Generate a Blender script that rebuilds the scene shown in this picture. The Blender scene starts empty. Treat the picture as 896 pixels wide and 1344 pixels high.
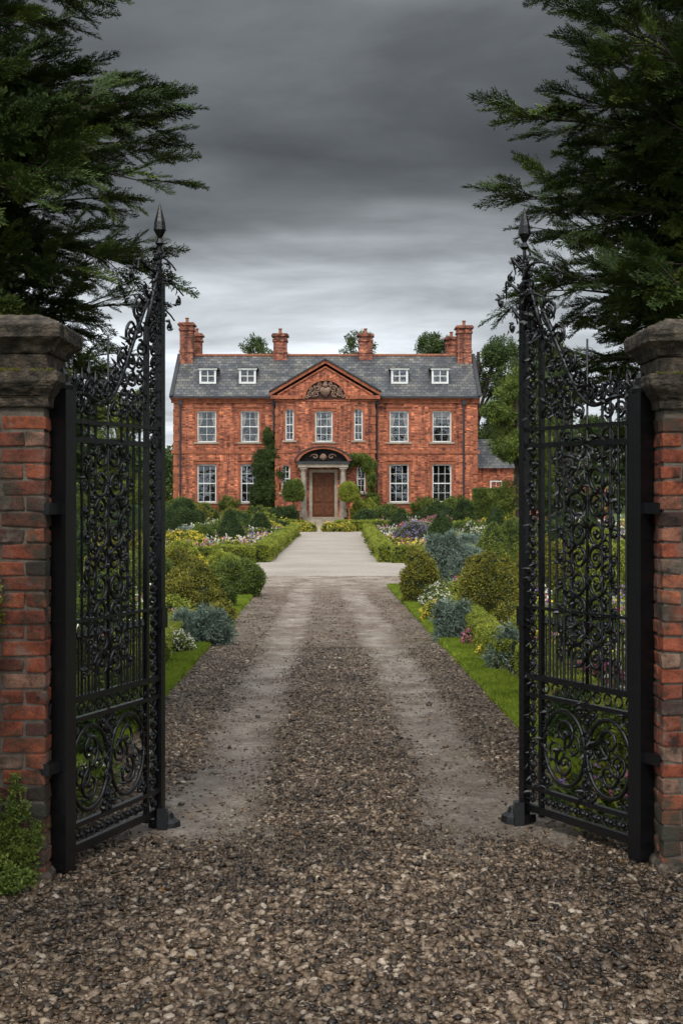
import bpy, bmesh, math, random
import numpy as np
from mathutils import Vector, Matrix, Euler, noise
random.seed(7); np.random.seed(7)
R=random.random
U=random.uniform
scene=bpy.context.scene
ROOT=scene.collection

# ---------------------------------------------------------------- materials
def newmat(name):
    m=bpy.data.materials.new(name); m.use_nodes=True
    nt=m.node_tree; b=nt.nodes['Principled BSDF']
    return m,nt,b
def ramp(nt,stops,fac=None,interp='LINEAR'):
    r=nt.nodes.new('ShaderNodeValToRGB'); r.color_ramp.interpolation=interp
    el=r.color_ramp.elements
    while len(el)<len(stops): el.new(0.5)
    for e,(p,c) in zip(el,stops):
        e.position=p; e.color=(c[0],c[1],c[2],1)
    if fac is not None: nt.links.new(fac,r.inputs[0])
    return r
def tnoise(nt,scale,detail=4,vec=None,rough=0.6):
    n=nt.nodes.new('ShaderNodeTexNoise'); n.inputs['Scale'].default_value=scale
    n.inputs['Detail'].default_value=detail; n.inputs['Roughness'].default_value=rough
    if vec is None:
        g=nt.nodes.new('ShaderNodeNewGeometry'); vec=g.outputs['Position']
    nt.links.new(vec,n.inputs['Vector'])
    return n
def bump(nt,b,h,strength=0.3,dist=0.02):
    bp=nt.nodes.new('ShaderNodeBump'); bp.inputs['Strength'].default_value=strength
    bp.inputs['Distance'].default_value=dist
    nt.links.new(h,bp.inputs['Height']); nt.links.new(bp.outputs[0],b.inputs['Normal'])
def mixc(nt,mode,fac,a,b_):
    n=nt.nodes.new('ShaderNodeMix'); n.data_type='RGBA'; n.blend_type=mode
    def put(s,v):
        if isinstance(v,(int,float)): s.default_value=v
        elif isinstance(v,tuple): s.default_value=(v[0],v[1],v[2],1)
        else: nt.links.new(v,s)
    put(n.inputs[0],fac); put(n.inputs[6],a); put(n.inputs[7],b_)
    return n.outputs[2]
def mth(nt,op,a,b_=0.0,clamp=False):
    n=nt.nodes.new('ShaderNodeMath'); n.operation=op; n.use_clamp=clamp
    for s,v in ((n.inputs[0],a),(n.inputs[1],b_)):
        if isinstance(v,(int,float)): s.default_value=v
        else: nt.links.new(v,s)
    return n.outputs[0]
def mat_noise(name,c1,c2,scale=5,rough=0.7,bs=0.3,bd=0.01,c3=None,spec=0.4,metal=0):
    m,nt,b=newmat(name)
    n=tnoise(nt,scale,5)
    st=[(0.3,c1),(0.7,c2)] if c3 is None else [(0.36,c1),(0.5,c2),(0.66,c3)]
    r=ramp(nt,st,n.outputs[0]); nt.links.new(r.outputs[0],b.inputs['Base Color'])
    b.inputs['Roughness'].default_value=rough
    b.inputs['Specular IOR Level'].default_value=spec; b.inputs['Metallic'].default_value=metal
    if bs>0:
        n2=tnoise(nt,scale*6,4); bump(nt,b,n2.outputs[0],bs,bd)
    return m

def leafmat(name,dark,mid,light,rough=0.55,trans=0.0):
    m,nt,b=newmat(name)
    oi=nt.nodes.new('ShaderNodeObjectInfo')
    at=nt.nodes.new('ShaderNodeAttribute'); at.attribute_name='v'
    n=tnoise(nt,1.6,1)
    f=mth(nt,'ADD',mth(nt,'MULTIPLY',oi.outputs['Random'],0.38),mth(nt,'MULTIPLY',at.outputs['Fac'],0.34))
    f=mth(nt,'ADD',f,mth(nt,'MULTIPLY',mth(nt,'SUBTRACT',n.outputs[0],0.3),0.8),True)
    r=ramp(nt,[(0.1,dark),(0.5,mid),(0.95,light)],f)
    nt.links.new(r.outputs[0],b.inputs['Base Color'])
    b.inputs['Roughness'].default_value=rough; b.inputs['Specular IOR Level'].default_value=0.25
    if trans>0:
        tr=nt.nodes.new('ShaderNodeBsdfTranslucent'); nt.links.new(r.outputs[0],tr.inputs[0])
        mx=nt.nodes.new('ShaderNodeMixShader'); mx.inputs[0].default_value=trans
        nt.links.new(b.outputs[0],mx.inputs[1]); nt.links.new(tr.outputs[0],mx.inputs[2])
        nt.links.new(mx.outputs[0],nt.nodes['Material Output'].inputs['Surface'])
    return m

def brickmat(name,cols,bw=0.225,bh=0.075,mortar=(0.26,0.19,0.15),msize=0.009):
    m,nt,b=newmat(name)
    g=nt.nodes.new('ShaderNodeNewGeometry'); s=nt.nodes.new('ShaderNodeSeparateXYZ')
    nt.links.new(g.outputs['Position'],s.inputs[0])
    c=nt.nodes.new('ShaderNodeCombineXYZ')
    nt.links.new(mth(nt,'ADD',s.outputs[0],s.outputs[1]),c.inputs[0]); nt.links.new(s.outputs[2],c.inputs[1])
    bt=nt.nodes.new('ShaderNodeTexBrick'); nt.links.new(c.outputs[0],bt.inputs['Vector'])
    bt.inputs['Scale'].default_value=1; bt.inputs['Brick Width'].default_value=bw
    bt.inputs['Row Height'].default_value=bh; bt.inputs['Mortar Size'].default_value=msize
    bt.inputs['Color1'].default_value=(*cols[0],1); bt.inputs['Color2'].default_value=(*cols[1],1)
    bt.inputs['Mortar'].default_value=(*mortar,1); bt.inputs['Bias'].default_value=-0.1
    n=tnoise(nt,0.8,7,rough=0.75); r=ramp(nt,[(0.34,(0.26,0.21,0.21)),(0.46,(0.70,0.65,0.65)),(0.56,(0.98,0.98,0.98)),(0.70,(1.45,1.45,1.35))],n.outputs[0])
    col=mixc(nt,'MULTIPLY',1.0,bt.outputs[0],r.outputs[0])
    mp0=nt.nodes.new('ShaderNodeMapping'); mp0.inputs['Scale'].default_value=(2.6,0.22,1); nt.links.new(c.outputs[0],mp0.inputs[0])
    ns=tnoise(nt,1.0,6,mp0.outputs[0],0.7); rs=ramp(nt,[(0.38,(0.36,0.31,0.30)),(0.54,(1,1,1))],ns.outputs[0])
    col=mixc(nt,'MULTIPLY',0.95,col,rs.outputs[0])
    mp=nt.nodes.new('ShaderNodeMapping'); mp.inputs['Scale'].default_value=(4.4,13.3,1); nt.links.new(c.outputs[0],mp.inputs[0])
    w=nt.nodes.new('ShaderNodeTexWhiteNoise'); 
    fl=nt.nodes.new('ShaderNodeVectorMath'); fl.operation='FLOOR'; nt.links.new(mp.outputs[0],fl.inputs[0]); nt.links.new(fl.outputs[0],w.inputs[0])
    r2=ramp(nt,[(0.0,(0.25,0.22,0.26)),(0.22,(0.75,0.75,0.75)),(0.8,(1.1,1.1,1.1)),(1.0,(1.8,1.7,1.5))],w.outputs[0])
    col=mixc(nt,'MULTIPLY',0.95,col,r2.outputs[0])
    nt.links.new(col,b.inputs['Base Color']); b.inputs['Roughness'].default_value=0.85
    bump(nt,b,bt.outputs['Fac'],-0.4,0.01)
    return m

M_iron=mat_noise('wrought_iron_paint',(0.0025,0.0025,0.003),(0.007,0.007,0.008),40,0.24,0.5,0.004,spec=0.5)
M_stone=mat_noise('weathered_stone',(0.017,0.015,0.010),(0.060,0.046,0.033),13,0.85,1.0,0.02,c3=(0.155,0.118,0.084))
M_stone2=mat_noise('pale_stone',(0.22,0.17,0.12),(0.40,0.34,0.27),3,0.8,0.3,0.02)
M_trim=mat_noise('terracotta_trim',(0.15,0.045,0.022),(0.42,0.13,0.06),2.6,0.8,0.3,0.02)
M_white=mat_noise('white_paint',(0.60,0.59,0.55),(0.74,0.74,0.71),2,0.5,0.05,0.01)
M_wood=mat_noise('oak_door',(0.07,0.022,0.009),(0.16,0.055,0.02),6,0.6,0.2,0.01,spec=0.25)
M_lead=mat_noise('dark_lead',(0.015,0.015,0.017),(0.04,0.04,0.044),4,0.5,0.2,0.01)
M_bark=mat_noise('bark',(0.02,0.014,0.01),(0.07,0.05,0.035),12,0.9,0.8,0.02)
M_soil=mat_noise('garden_soil',(0.018,0.020,0.008),(0.04,0.055,0.015),5,0.95,0.8,0.03)
M_mortar=mat_noise('old_mortar',(0.075,0.06,0.048),(0.18,0.15,0.12),14,0.95,0.8,0.01)
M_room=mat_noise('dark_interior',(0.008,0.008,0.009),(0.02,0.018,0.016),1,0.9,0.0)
M_curt=mat_noise('curtain_cloth',(0.20,0.17,0.14),(0.38,0.34,0.28),3,0.9,0.1)
M_pot=mat_noise('clay_pot',(0.16,0.06,0.03),(0.34,0.13,0.07),6,0.8,0.2)
M_brick=brickmat('house_brick',((0.68,0.190,0.068),(0.42,0.092,0.036)))
M_chim=brickmat('chimney_brick',((0.46,0.12,0.05),(0.24,0.06,0.03)))
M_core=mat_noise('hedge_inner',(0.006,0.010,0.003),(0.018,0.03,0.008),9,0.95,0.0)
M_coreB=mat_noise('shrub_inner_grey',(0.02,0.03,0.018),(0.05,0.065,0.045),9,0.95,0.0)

def glassmat():
    m,nt,b=newmat('window_glass')
    gl=nt.nodes.new('ShaderNodeBsdfGlossy'); gl.inputs['Roughness'].default_value=0.03; gl.inputs[0].default_value=(0.8,0.85,0.9,1)
    tr=nt.nodes.new('ShaderNodeBsdfTransparent'); mx=nt.nodes.new('ShaderNodeMixShader'); mx.inputs[0].default_value=0.05
    n=tnoise(nt,1.2,2); bp=nt.nodes.new('ShaderNodeBump'); bp.inputs['Strength'].default_value=0.3; bp.inputs['Distance'].default_value=0.08
    nt.links.new(n.outputs[0],bp.inputs['Height']); nt.links.new(bp.outputs[0],gl.inputs['Normal'])
    nt.links.new(tr.outputs[0],mx.inputs[1]); nt.links.new(gl.outputs[0],mx.inputs[2])
    nt.links.new(mx.outputs[0],nt.nodes['Material Output'].inputs['Surface']); return m
M_glass=glassmat()

def slatemat():
    m,nt,b=newmat('roof_slate')
    g=nt.nodes.new('ShaderNodeNewGeometry'); s=nt.nodes.new('ShaderNodeSeparateXYZ'); nt.links.new(g.outputs['Position'],s.inputs[0])
    c=nt.nodes.new('ShaderNodeCombineXYZ'); nt.links.new(s.outputs[0],c.inputs[0]); nt.links.new(s.outputs[2],c.inputs[1])
    bt=nt.nodes.new('ShaderNodeTexBrick'); nt.links.new(c.outputs[0],bt.inputs['Vector']); bt.inputs['Scale'].default_value=1
    bt.inputs['Brick Width'].default_value=0.34; bt.inputs['Row Height'].default_value=0.20; bt.inputs['Mortar Size'].default_value=0.016
    bt.inputs['Color1'].default_value=(0.042,0.044,0.050,1); bt.inputs['Color2'].default_value=(0.11,0.11,0.118,1); bt.inputs['Mortar'].default_value=(0.012,0.012,0.014,1)
    n=tnoise(nt,0.9,7,rough=0.8); r=ramp(nt,[(0.34,(0.35,0.35,0.35)),(0.48,(0.9,0.9,0.88)),(0.64,(2.0,1.8,1.3))],n.outputs[0])
    nt.links.new(mixc(nt,'MULTIPLY',1.0,bt.outputs[0],r.outputs[0]),b.inputs['Base Color']); b.inputs['Roughness'].default_value=0.55
    bump(nt,b,bt.outputs['Fac'],-0.5,0.02); return m
M_slate=slatemat()

def gravelmat(name,near=True):
    m,nt,b=newmat(name)
    g=nt.nodes.new('ShaderNodeNewGeometry'); P=g.outputs['Position']
    if not near:
        n=tnoise(nt,0.5,6,rough=0.6); n2=tnoise(nt,22,5,rough=0.8)
        ff=mth(nt,'ADD',mth(nt,'MULTIPLY',n.outputs[0],0.3),mth(nt,'MULTIPLY',n2.outputs[0],0.7))
        r=ramp(nt,[(0.34,(0.22,0.18,0.145)),(0.5,(0.36,0.305,0.255)),(0.66,(0.50,0.44,0.38))],ff); nt.links.new(r.outputs[0],b.inputs['Base Color'])
        b.inputs['Roughness'].default_value=0.9; b.inputs['Specular IOR Level'].default_value=0.2; return m
    def vor(sc):
        v=nt.nodes.new('ShaderNodeTexVoronoi'); v.inputs['Scale'].default_value=sc; nt.links.new(P,v.inputs['Vector']); return v
    v1=vor(42); v2=vor(17)
    sp=nt.nodes.new('ShaderNodeSeparateColor'); nt.links.new(v1.outputs['Color'],sp.inputs[0])
    sp2=nt.nodes.new('ShaderNodeSeparateColor'); nt.links.new(v2.outputs['Color'],sp2.inputs[0])
    f=mth(nt,'ADD',mth(nt,'MULTIPLY',sp.outputs[0],0.6),mth(nt,'MULTIPLY',sp2.outputs[0],0.4))
    r=ramp(nt,[(0.1,(0.022,0.014,0.009)),(0.4,(0.090,0.058,0.034)),(0.7,(0.20,0.138,0.088)),(0.95,(0.37,0.295,0.22))],f)
    n=tnoise(nt,1.7,7,rough=0.78); n2=tnoise(nt,38,5,rough=0.85)
    ff=mth(nt,'ADD',mth(nt,'MULTIPLY',n.outputs[0],0.55),mth(nt,'MULTIPLY',n2.outputs[0],0.45))
    r2=ramp(nt,[(0.37,(0.070,0.048,0.033)),(0.46,(0.18,0.136,0.10)),(0.54,(0.315,0.258,0.208)),(0.65,(0.48,0.42,0.36))],ff)
    v3=vor(30); st=nt.nodes.new('ShaderNodeMapRange'); nt.links.new(v3.outputs['Distance'],st.inputs[0]); st.inputs[1].default_value=0.32; st.inputs[2].default_value=0.22
    sp3=nt.nodes.new('ShaderNodeSeparateColor'); nt.links.new(v3.outputs['Color'],sp3.inputs[0])
    sel=mth(nt,'MULTIPLY',st.outputs[0],mth(nt,'GREATER_THAN',sp3.outputs[1],0.55))
    rr3=ramp(nt,[(0.2,(0.05,0.034,0.023)),(0.6,(0.19,0.138,0.095)),(1.0,(0.46,0.40,0.33))],sp3.outputs[0])
    tcol=mixc(nt,'MIX',sel,r2.outputs[0],rr3.outputs[0])
    at=nt.nodes.new('ShaderNodeAttribute'); at.attribute_name='track'
    nn=tnoise(nt,4,7,rough=0.82)
    k=mth(nt,'ADD',at.outputs['Fac'],mth(nt,'MULTIPLY',mth(nt,'SUBTRACT',nn.outputs[0],0.5),2.8))
    mr=nt.nodes.new('ShaderNodeMapRange'); mr.interpolation_type='SMOOTHSTEP'; nt.links.new(k,mr.inputs[0]); mr.inputs[1].default_value=0.2; mr.inputs[2].default_value=0.95
    col=mixc(nt,'MIX',mr.outputs[0],r.outputs[0],tcol)
    pb=nt.nodes.new('ShaderNodeAttribute'); pb.attribute_name='far_pale'
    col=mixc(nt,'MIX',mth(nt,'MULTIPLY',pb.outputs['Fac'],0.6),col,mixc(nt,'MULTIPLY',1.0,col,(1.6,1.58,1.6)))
    nt.links.new(col,b.inputs['Base Color'])
    nw=tnoise(nt,1.3,5); rw=ramp(nt,[(0.44,(0.18,)*3),(0.56,(0.6,)*3)],nw.outputs[0])
    nt.links.new(rw.outputs[0],b.inputs['Roughness']); b.inputs['Specular IOR Level'].default_value=0.5
    h=mth(nt,'ADD',mth(nt,'MULTIPLY',v1.outputs['Distance'],mth(nt,'SUBTRACT',-1.0,mth(nt,'MULTIPLY',mr.outputs[0],-0.85))),mth(nt,'MULTIPLY',n2.outputs[0],0.8))
    bump(nt,b,h,0.9,0.03)
    return m
M_gravel=gravelmat('gravel'); M_gravel2=gravelmat('forecourt_gravel',False)

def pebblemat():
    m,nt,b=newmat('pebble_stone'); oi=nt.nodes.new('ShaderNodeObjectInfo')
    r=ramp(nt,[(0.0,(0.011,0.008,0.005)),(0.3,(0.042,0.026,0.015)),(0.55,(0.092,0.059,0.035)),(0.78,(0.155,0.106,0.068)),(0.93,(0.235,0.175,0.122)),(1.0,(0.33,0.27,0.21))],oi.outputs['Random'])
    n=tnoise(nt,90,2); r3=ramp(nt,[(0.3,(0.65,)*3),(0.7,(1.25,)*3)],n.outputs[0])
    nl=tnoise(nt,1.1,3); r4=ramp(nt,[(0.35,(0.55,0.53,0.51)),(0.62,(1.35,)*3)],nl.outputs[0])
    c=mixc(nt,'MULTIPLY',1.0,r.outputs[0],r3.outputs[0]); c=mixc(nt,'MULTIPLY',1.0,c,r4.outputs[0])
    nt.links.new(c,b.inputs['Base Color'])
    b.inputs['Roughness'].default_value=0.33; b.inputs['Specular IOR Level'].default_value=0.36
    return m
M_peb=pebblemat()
M_grassground=mat_noise('lawn_ground',(0.035,0.055,0.010),(0.085,0.12,0.018),0.6,0.9,0.5,0.05)

L={}
L['box']=leafmat('box_leaf',(0.022,0.038,0.007),(0.085,0.12,0.018),(0.20,0.235,0.04))
L['olive']=leafmat('golden_leaf',(0.040,0.042,0.006),(0.145,0.14,0.018),(0.31,0.27,0.04))
L['lime']=leafmat('lime_leaf',(0.06,0.08,0.008),(0.20,0.23,0.024),(0.38,0.39,0.06))
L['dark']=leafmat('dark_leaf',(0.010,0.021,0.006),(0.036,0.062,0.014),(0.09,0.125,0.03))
L['grey']=leafmat('silver_leaf',(0.045,0.068,0.045),(0.135,0.18,0.135),(0.30,0.345,0.29))
L['yew']=leafmat('conifer_needle',(0.010,0.021,0.006),(0.047,0.076,0.016),(0.155,0.195,0.03),0.5,0.0)
L['tree']=leafmat('tree_leaf',(0.014,0.026,0.007),(0.045,0.070,0.016),(0.11,0.145,0.035))
L['grass']=leafmat('grass_blade',(0.08,0.12,0.012),(0.19,0.26,0.022),(0.32,0.39,0.05),0.55,0.3)
FL={}
for k,c in dict(pink=(0.62,0.16,0.30),yellow=(0.70,0.52,0.06),white=(0.66,0.63,0.52),purple=(0.27,0.17,0.40),orange=(0.5,0.2,0.05)).items():
    FL[k]=leafmat(k+'_petal',tuple(x*0.6 for x in c),c,tuple(min(0.85,x*1.2) for x in c),0.6)
M_dead=leafmat('dead_leaf',(0.05,0.025,0.01),(0.13,0.06,0.02),(0.25,0.14,0.04))

# ---------------------------------------------------------------- mesh builder
class MB:
    def __init__(s): s.v=[]; s.f=[]
    def add(s,vs,fs):
        o=len(s.v); s.v.extend([tuple(v) for v in vs]); s.f.extend([tuple(i+o for i in f) for f in fs])
    def box(s,x0,x1,y0,y1,z0,z1):
        s.add([(x0,y0,z0),(x1,y0,z0),(x1,y1,z0),(x0,y1,z0),(x0,y0,z1),(x1,y0,z1),(x1,y1,z1),(x0,y1,z1)],
              [(0,3,2,1),(4,5,6,7),(0,1,5,4),(1,2,6,5),(2,3,7,6),(3,0,4,7)])
    def prism(s,poly,y0,y1):
        n=len(poly)
        vs=[(p[0],y0,p[1]) for p in poly]+[(p[0],y1,p[1]) for p in poly]
        fs=[tuple(range(n)),tuple(range(2*n-1,n-1,-1))]+[(i,i+n,(i+1)%n+n,(i+1)%n) for i in range(n)]
        s.add(vs,fs)
    def tube(s,pts,rads,seg=6):
        pts=[Vector(p) for p in pts]; vs=[];fs=[]
        for i,p in enumerate(pts):
            d=(pts[min(i+1,len(pts)-1)]-pts[max(i-1,0)])
            if d.length<1e-9: d=Vector((0,0,1))
            d.normalize(); a=d.cross(Vector((0.3,0.9,0.2)))
            if a.length<1e-3: a=d.cross(Vector((1,0,0)))
            a.normalize(); b=d.cross(a)
            for k in range(seg):
                t=2*math.pi*k/seg; vs.append(p+(a*math.cos(t)+b*math.sin(t))*rads[i])
        for i in range(len(pts)-1):
            for k in range(seg):
                k2=(k+1)%seg; fs.append((i*seg+k,i*seg+k2,(i+1)*seg+k2,(i+1)*seg+k))
        fs.append(tuple(range(seg-1,-1,-1))); fs.append(tuple((len(pts)-1)*seg+k for k in range(seg)))
        s.add(vs,fs)
    def lathe(s,prof,cx,cy,seg=12,sq=False):
        vs=[];fs=[]
        for r,z in prof:
            for k in range(seg):
                t=2*math.pi*k/seg+(math.pi/4 if seg==4 else 0); rr=r*(math.sqrt(2) if seg==4 else 1)
                vs.append((cx+rr*math.cos(t),cy+rr*math.sin(t),z))
        for i in range(len(prof)-1):
            for k in range(seg):
                k2=(k+1)%seg; fs.append((i*seg+k,i*seg+k2,(i+1)*seg+k2,(i+1)*seg+k))
        fs.append(tuple(range(seg-1,-1,-1))); fs.append(tuple((len(prof)-1)*seg+k for k in range(seg)))
        s.add(vs,fs)
    def build(s,name,mat,parent=None,smooth=False,coll=None):
        me=bpy.data.meshes.new(name); me.from_pydata(s.v,[],s.f); me.update()
        bm=bmesh.new(); bm.from_mesh(me); bmesh.ops.recalc_face_normals(bm,faces=bm.faces); bm.to_mesh(me); bm.free()
        if mat: me.materials.append(mat)
        if smooth: me.shade_smooth()
        o=bpy.data.objects.new(name,me); (coll or ROOT).objects.link(o)
        if parent: o.parent=parent
        return o
def empty(name,loc=(0,0,0),rz=0):
    e=bpy.data.objects.new(name,None); e.location=loc; e.rotation_euler=(0,0,rz); ROOT.objects.link(e); e.empty_display_size=0.2; return e

# ---------------------------------------------------------------- prototypes & scatter groups
def addv(me,vals,dom='FACE'):
    a=me.attributes.new('v','FLOAT',dom); a.data.foreach_set('value',np.array(vals,dtype=np.float32))
def leafquads(items,name,mat_list,coll):
    v=[];f=[];vals=[];mi=[]
    for p,d,n,l,w,val,k in items:
        p=Vector(p); d=Vector(d).normalized(); s=d.cross(Vector(n))
        if s.length<1e-4: s=d.cross(Vector((1,0.2,0)))
        s.normalize(); nn=s.cross(d)
        o=len(v)
        v+= [p, p+d*l*0.5+s*w*0.5+nn*w*0.2, p+d*l, p+d*l*0.5-s*w*0.5+nn*w*0.2]
        f.append((o,o+1,o+2,o+3)); vals.append(val); mi.append(k)
    me=bpy.data.meshes.new(name); me.from_pydata([tuple(x) for x in v],[],f)
    for m in mat_list: me.materials.append(m)
    me.polygons.foreach_set('material_index',mi); addv(me,vals); me.update()
    o=bpy.data.objects.new(name,me); coll.objects.link(o); return o
def rdir():
    v=Vector((random.gauss(0,1),random.gauss(0,1),random.gauss(0,1))); return v.normalized()
COL={}
def clump_coll(key,mat,n=46,ll=0.42,lw=0.26,extra=None):
    c=bpy.data.collections.new('leaves_'+key)
    for s in range(4):
        it=[]
        for i in range(n):
            d=rdir(); p=d*U(0.1,0.75); dd=(d+rdir()*0.8).normalized()
            it.append((p,dd,rdir(),ll*U(0.6,1.2),lw*U(0.7,1.2),R(),0))
        mats=[mat]
        if extra:
            mats.append(extra[0])
            for i in range(extra[1]):
                d=rdir(); d.z=abs(d.z); p=d*U(0.8,1.15)
                for k in range(3): it.append((p,rdir(),rdir(),ll*0.7,ll*0.6,R(),1))
        leafquads(it,'leaf_clump_'+key,mats,c)
    COL[key]=c; return c
for k in ('box','olive','lime','dark','tree'): clump_coll(k,L[k])
clump_coll('grey',L['grey'],60,0.9,0.13)
clump_coll('pinkfl',L['box'],34,0.42,0.26,(FL['pink'],7))
clump_coll('yellowfl',L['lime'],34,0.42,0.26,(FL['yellow'],6))
clump_coll('whitefl',L['box'],34,0.42,0.26,(FL['white'],5))
clump_coll('purplefl',L['box'],34,0.42,0.26,(FL['purple'],7))
c=bpy.data.collections.new('grass_tufts'); COL['grass']=c
for s in range(4):
    it=[]
    for i in range(24):
        a=U(0,6.28); p=Vector((math.cos(a),math.sin(a),0))*U(0,0.8)
        d=Vector((random.gauss(0,0.5),random.gauss(0,0.5),1)); it.append((p,d,rdir(),U(0.5,1.1),0.16,R(),0))
    leafquads(it,'grass_tuft',[L['grass']],c)
c=bpy.data.collections.new('dead_leaves'); COL['dead']=c
for s in range(3): leafquads([((-0.5,0,0),(1,0,0.1),(0,0,1),1.0,0.6,R(),0),((-0.4,0.1,0.05),(0.8,0.4,0.2),(0,0,1),0.7,0.4,R(),0)],'dead_leaf',[M_dead],c)
c=bpy.data.collections.new('border_perennials'); COL['bed']=c
for s,(lm,fm,nf) in enumerate([('box',None,0),('lime',None,0),('olive',None,0),('grey',None,0),('box','white',12),('lime','yellow',9),('box','pink',12),('box',None,0),('dark',None,0),('olive',None,0),('lime',None,0),('box','purple',9)]):
    it=[]
    for i in range(130):
        a=U(0,6.28); r=math.sqrt(R())*0.6; h=U(0.0,0.42)*(1-r*0.9)
        p=Vector((math.cos(a)*r,math.sin(a)*r,h)); d=Vector((math.cos(a)*0.7,math.sin(a)*0.7,U(0.0,1.0)))+rdir()*0.5
        it.append((p,d,rdir(),U(0.07,0.17),U(0.035,0.08),R(),0))
    if fm:
        for i in range(nf):
            a=U(0,6.28); r=math.sqrt(R())*0.5; p=Vector((math.cos(a)*r,math.sin(a)*r,U(0.4,0.62)*(1-r*0.6)))
            for k in range(4): it.append((p,rdir(),rdir(),0.05,0.045,R(),1))
    leafquads(it,'perennial_plant',[L[lm]]+([FL[fm]] if fm else []),c)
c=bpy.data.collections.new('conifer_fronds'); COL['frond']=c
for s in range(5):
    it=[]
    for i in range(14):
        t=(i+0.5)/14
        for sd in (-1,1):
            tl=0.36*(1-t)**0.7*U(0.6,1.2)+0.06; ang=math.radians(U(22,44))
            d=Vector((math.cos(ang),sd*math.sin(ang),U(-0.3,0.3))); p0=Vector((t*0.9,0,-0.12*t*t))
            it.append((p0,d,(0,0,1),tl,0.02,0.2,0))
            nn=max(3,int(tl/0.045))
            for j in range(nn):
                q=p0+d*tl*(j+0.5)/nn
                for s2 in (-1,1):
                    a2=s2*math.radians(U(20,42)); dd=Vector((d.x*math.cos(a2)-d.y*math.sin(a2),d.x*math.sin(a2)+d.y*math.cos(a2),U(-0.4,0.4)))
                    it.append((q,dd,(U(-.8,.8),U(-.8,.8),1),U(0.07,0.12),0.026,0.2+0.8*(j/nn)*R(),0))
    it.append((Vector((0,0,0)),(1,0,-0.08),(0,0,1),1.0,0.02,0.0,0))
    leafquads(it,'conifer_frond',[L['yew']],c)
c=bpy.data.collections.new('pebble_stones'); COL['peb']=c
for s in range(7):
    bm=bmesh.new(); bmesh.ops.create_icosphere(bm,subdivisions=2,radius=1)
    off=Vector((U(0,50),U(0,50),0)); sx,sy,sz=U(0.8,1.2),U(0.55,0.95),U(0.4,0.7)
    for v in bm.verts:
        k=1+0.5*noise.noise(v.co*1.2+off); v.co=Vector((v.co.x*sx,v.co.y*sy,v.co.z*sz))*k
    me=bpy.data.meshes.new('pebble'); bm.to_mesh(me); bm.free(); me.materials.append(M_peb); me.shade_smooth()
    o=bpy.data.objects.new('pebble',me); c.objects.link(o)

def make_groups():
    def base(name,extra):
        g=bpy.data.node_groups.new(name,'GeometryNodeTree'); g.is_modifier=True
        g.interface.new_socket('Geometry',in_out='INPUT',socket_type='NodeSocketGeometry')
        g.interface.new_socket('Geometry',in_out='OUTPUT',socket_type='NodeSocketGeometry')
        for n,t in extra: g.interface.new_socket(n,in_out='INPUT',socket_type=t)
        return g,g.nodes.new('NodeGroupInput'),g.nodes.new('NodeGroupOutput')
    res={}
    for nm in ('iso','up'):
        g,gi,go=base('foliage_'+nm,[('Coll','NodeSocketCollection'),('Density','NodeSocketFloat'),('SMin','NodeSocketFloat'),('SMax','NodeSocketFloat'),('Seed','NodeSocketInt')])
        N=g.nodes.new; K=g.links.new
        d=N('GeometryNodeDistributePointsOnFaces'); K(gi.outputs[0],d.inputs['Mesh']); K(gi.outputs['Density'],d.inputs['Density']); K(gi.outputs['Seed'],d.inputs['Seed'])
        ci=N('GeometryNodeCollectionInfo'); K(gi.outputs['Coll'],ci.inputs[0]); ci.inputs[1].default_value=True; ci.inputs[2].default_value=True
        rv=N('FunctionNodeRandomValue'); rv.data_type='FLOAT_VECTOR'
        rv.inputs[0].default_value=(0,0,0) if nm=='iso' else (-0.12,-0.12,0); rv.inputs[1].default_value=(6.28,6.28,6.28) if nm=='iso' else (0.12,0.12,6.28)
        rs=N('FunctionNodeRandomValue'); rs.data_type='FLOAT'; K(gi.outputs['SMin'],rs.inputs[2]); K(gi.outputs['SMax'],rs.inputs[3]); rs.inputs[8].default_value=5
        ip=N('GeometryNodeInstanceOnPoints'); K(d.outputs[0],ip.inputs['Points']); K(ci.outputs[0],ip.inputs['Instance']); ip.inputs['Pick Instance'].default_value=True
        K(rv.outputs[0],ip.inputs['Rotation']); K(rs.outputs[1],ip.inputs['Scale'])
        j=N('GeometryNodeJoinGeometry'); K(ip.outputs[0],j.inputs[0]); K(gi.outputs[0],j.inputs[0]); K(j.outputs[0],go.inputs[0])
        res[nm]=g
    g,gi,go=base('point_scatter',[('Coll','NodeSocketCollection')])
    N=g.nodes.new; K=g.links.new
    ci=N('GeometryNodeCollectionInfo'); K(gi.outputs['Coll'],ci.inputs[0]); ci.inputs[1].default_value=True; ci.inputs[2].default_value=True
    ip=N('GeometryNodeInstanceOnPoints'); K(gi.outputs[0],ip.inputs['Points']); K(ci.outputs[0],ip.inputs['Instance']); ip.inputs['Pick Instance'].default_value=True
    a=N('GeometryNodeInputNamedAttribute'); a.data_type='FLOAT_VECTOR'; a.inputs[0].default_value='rot'; K(a.outputs[0],ip.inputs['Rotation'])
    a=N('GeometryNodeInputNamedAttribute'); a.data_type='FLOAT'; a.inputs[0].default_value='scl'; K(a.outputs[0],ip.inputs['Scale'])
    K(ip.outputs[0],go.inputs[0]); res['pts']=g
    return res
G=make_groups()
def setin(mod,g,name,val):
    for it in g.interface.items_tree:
        if it.item_type=='SOCKET' and it.in_out=='INPUT' and it.name==name: mod[it.identifier]=val
SEED=[1]
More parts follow.
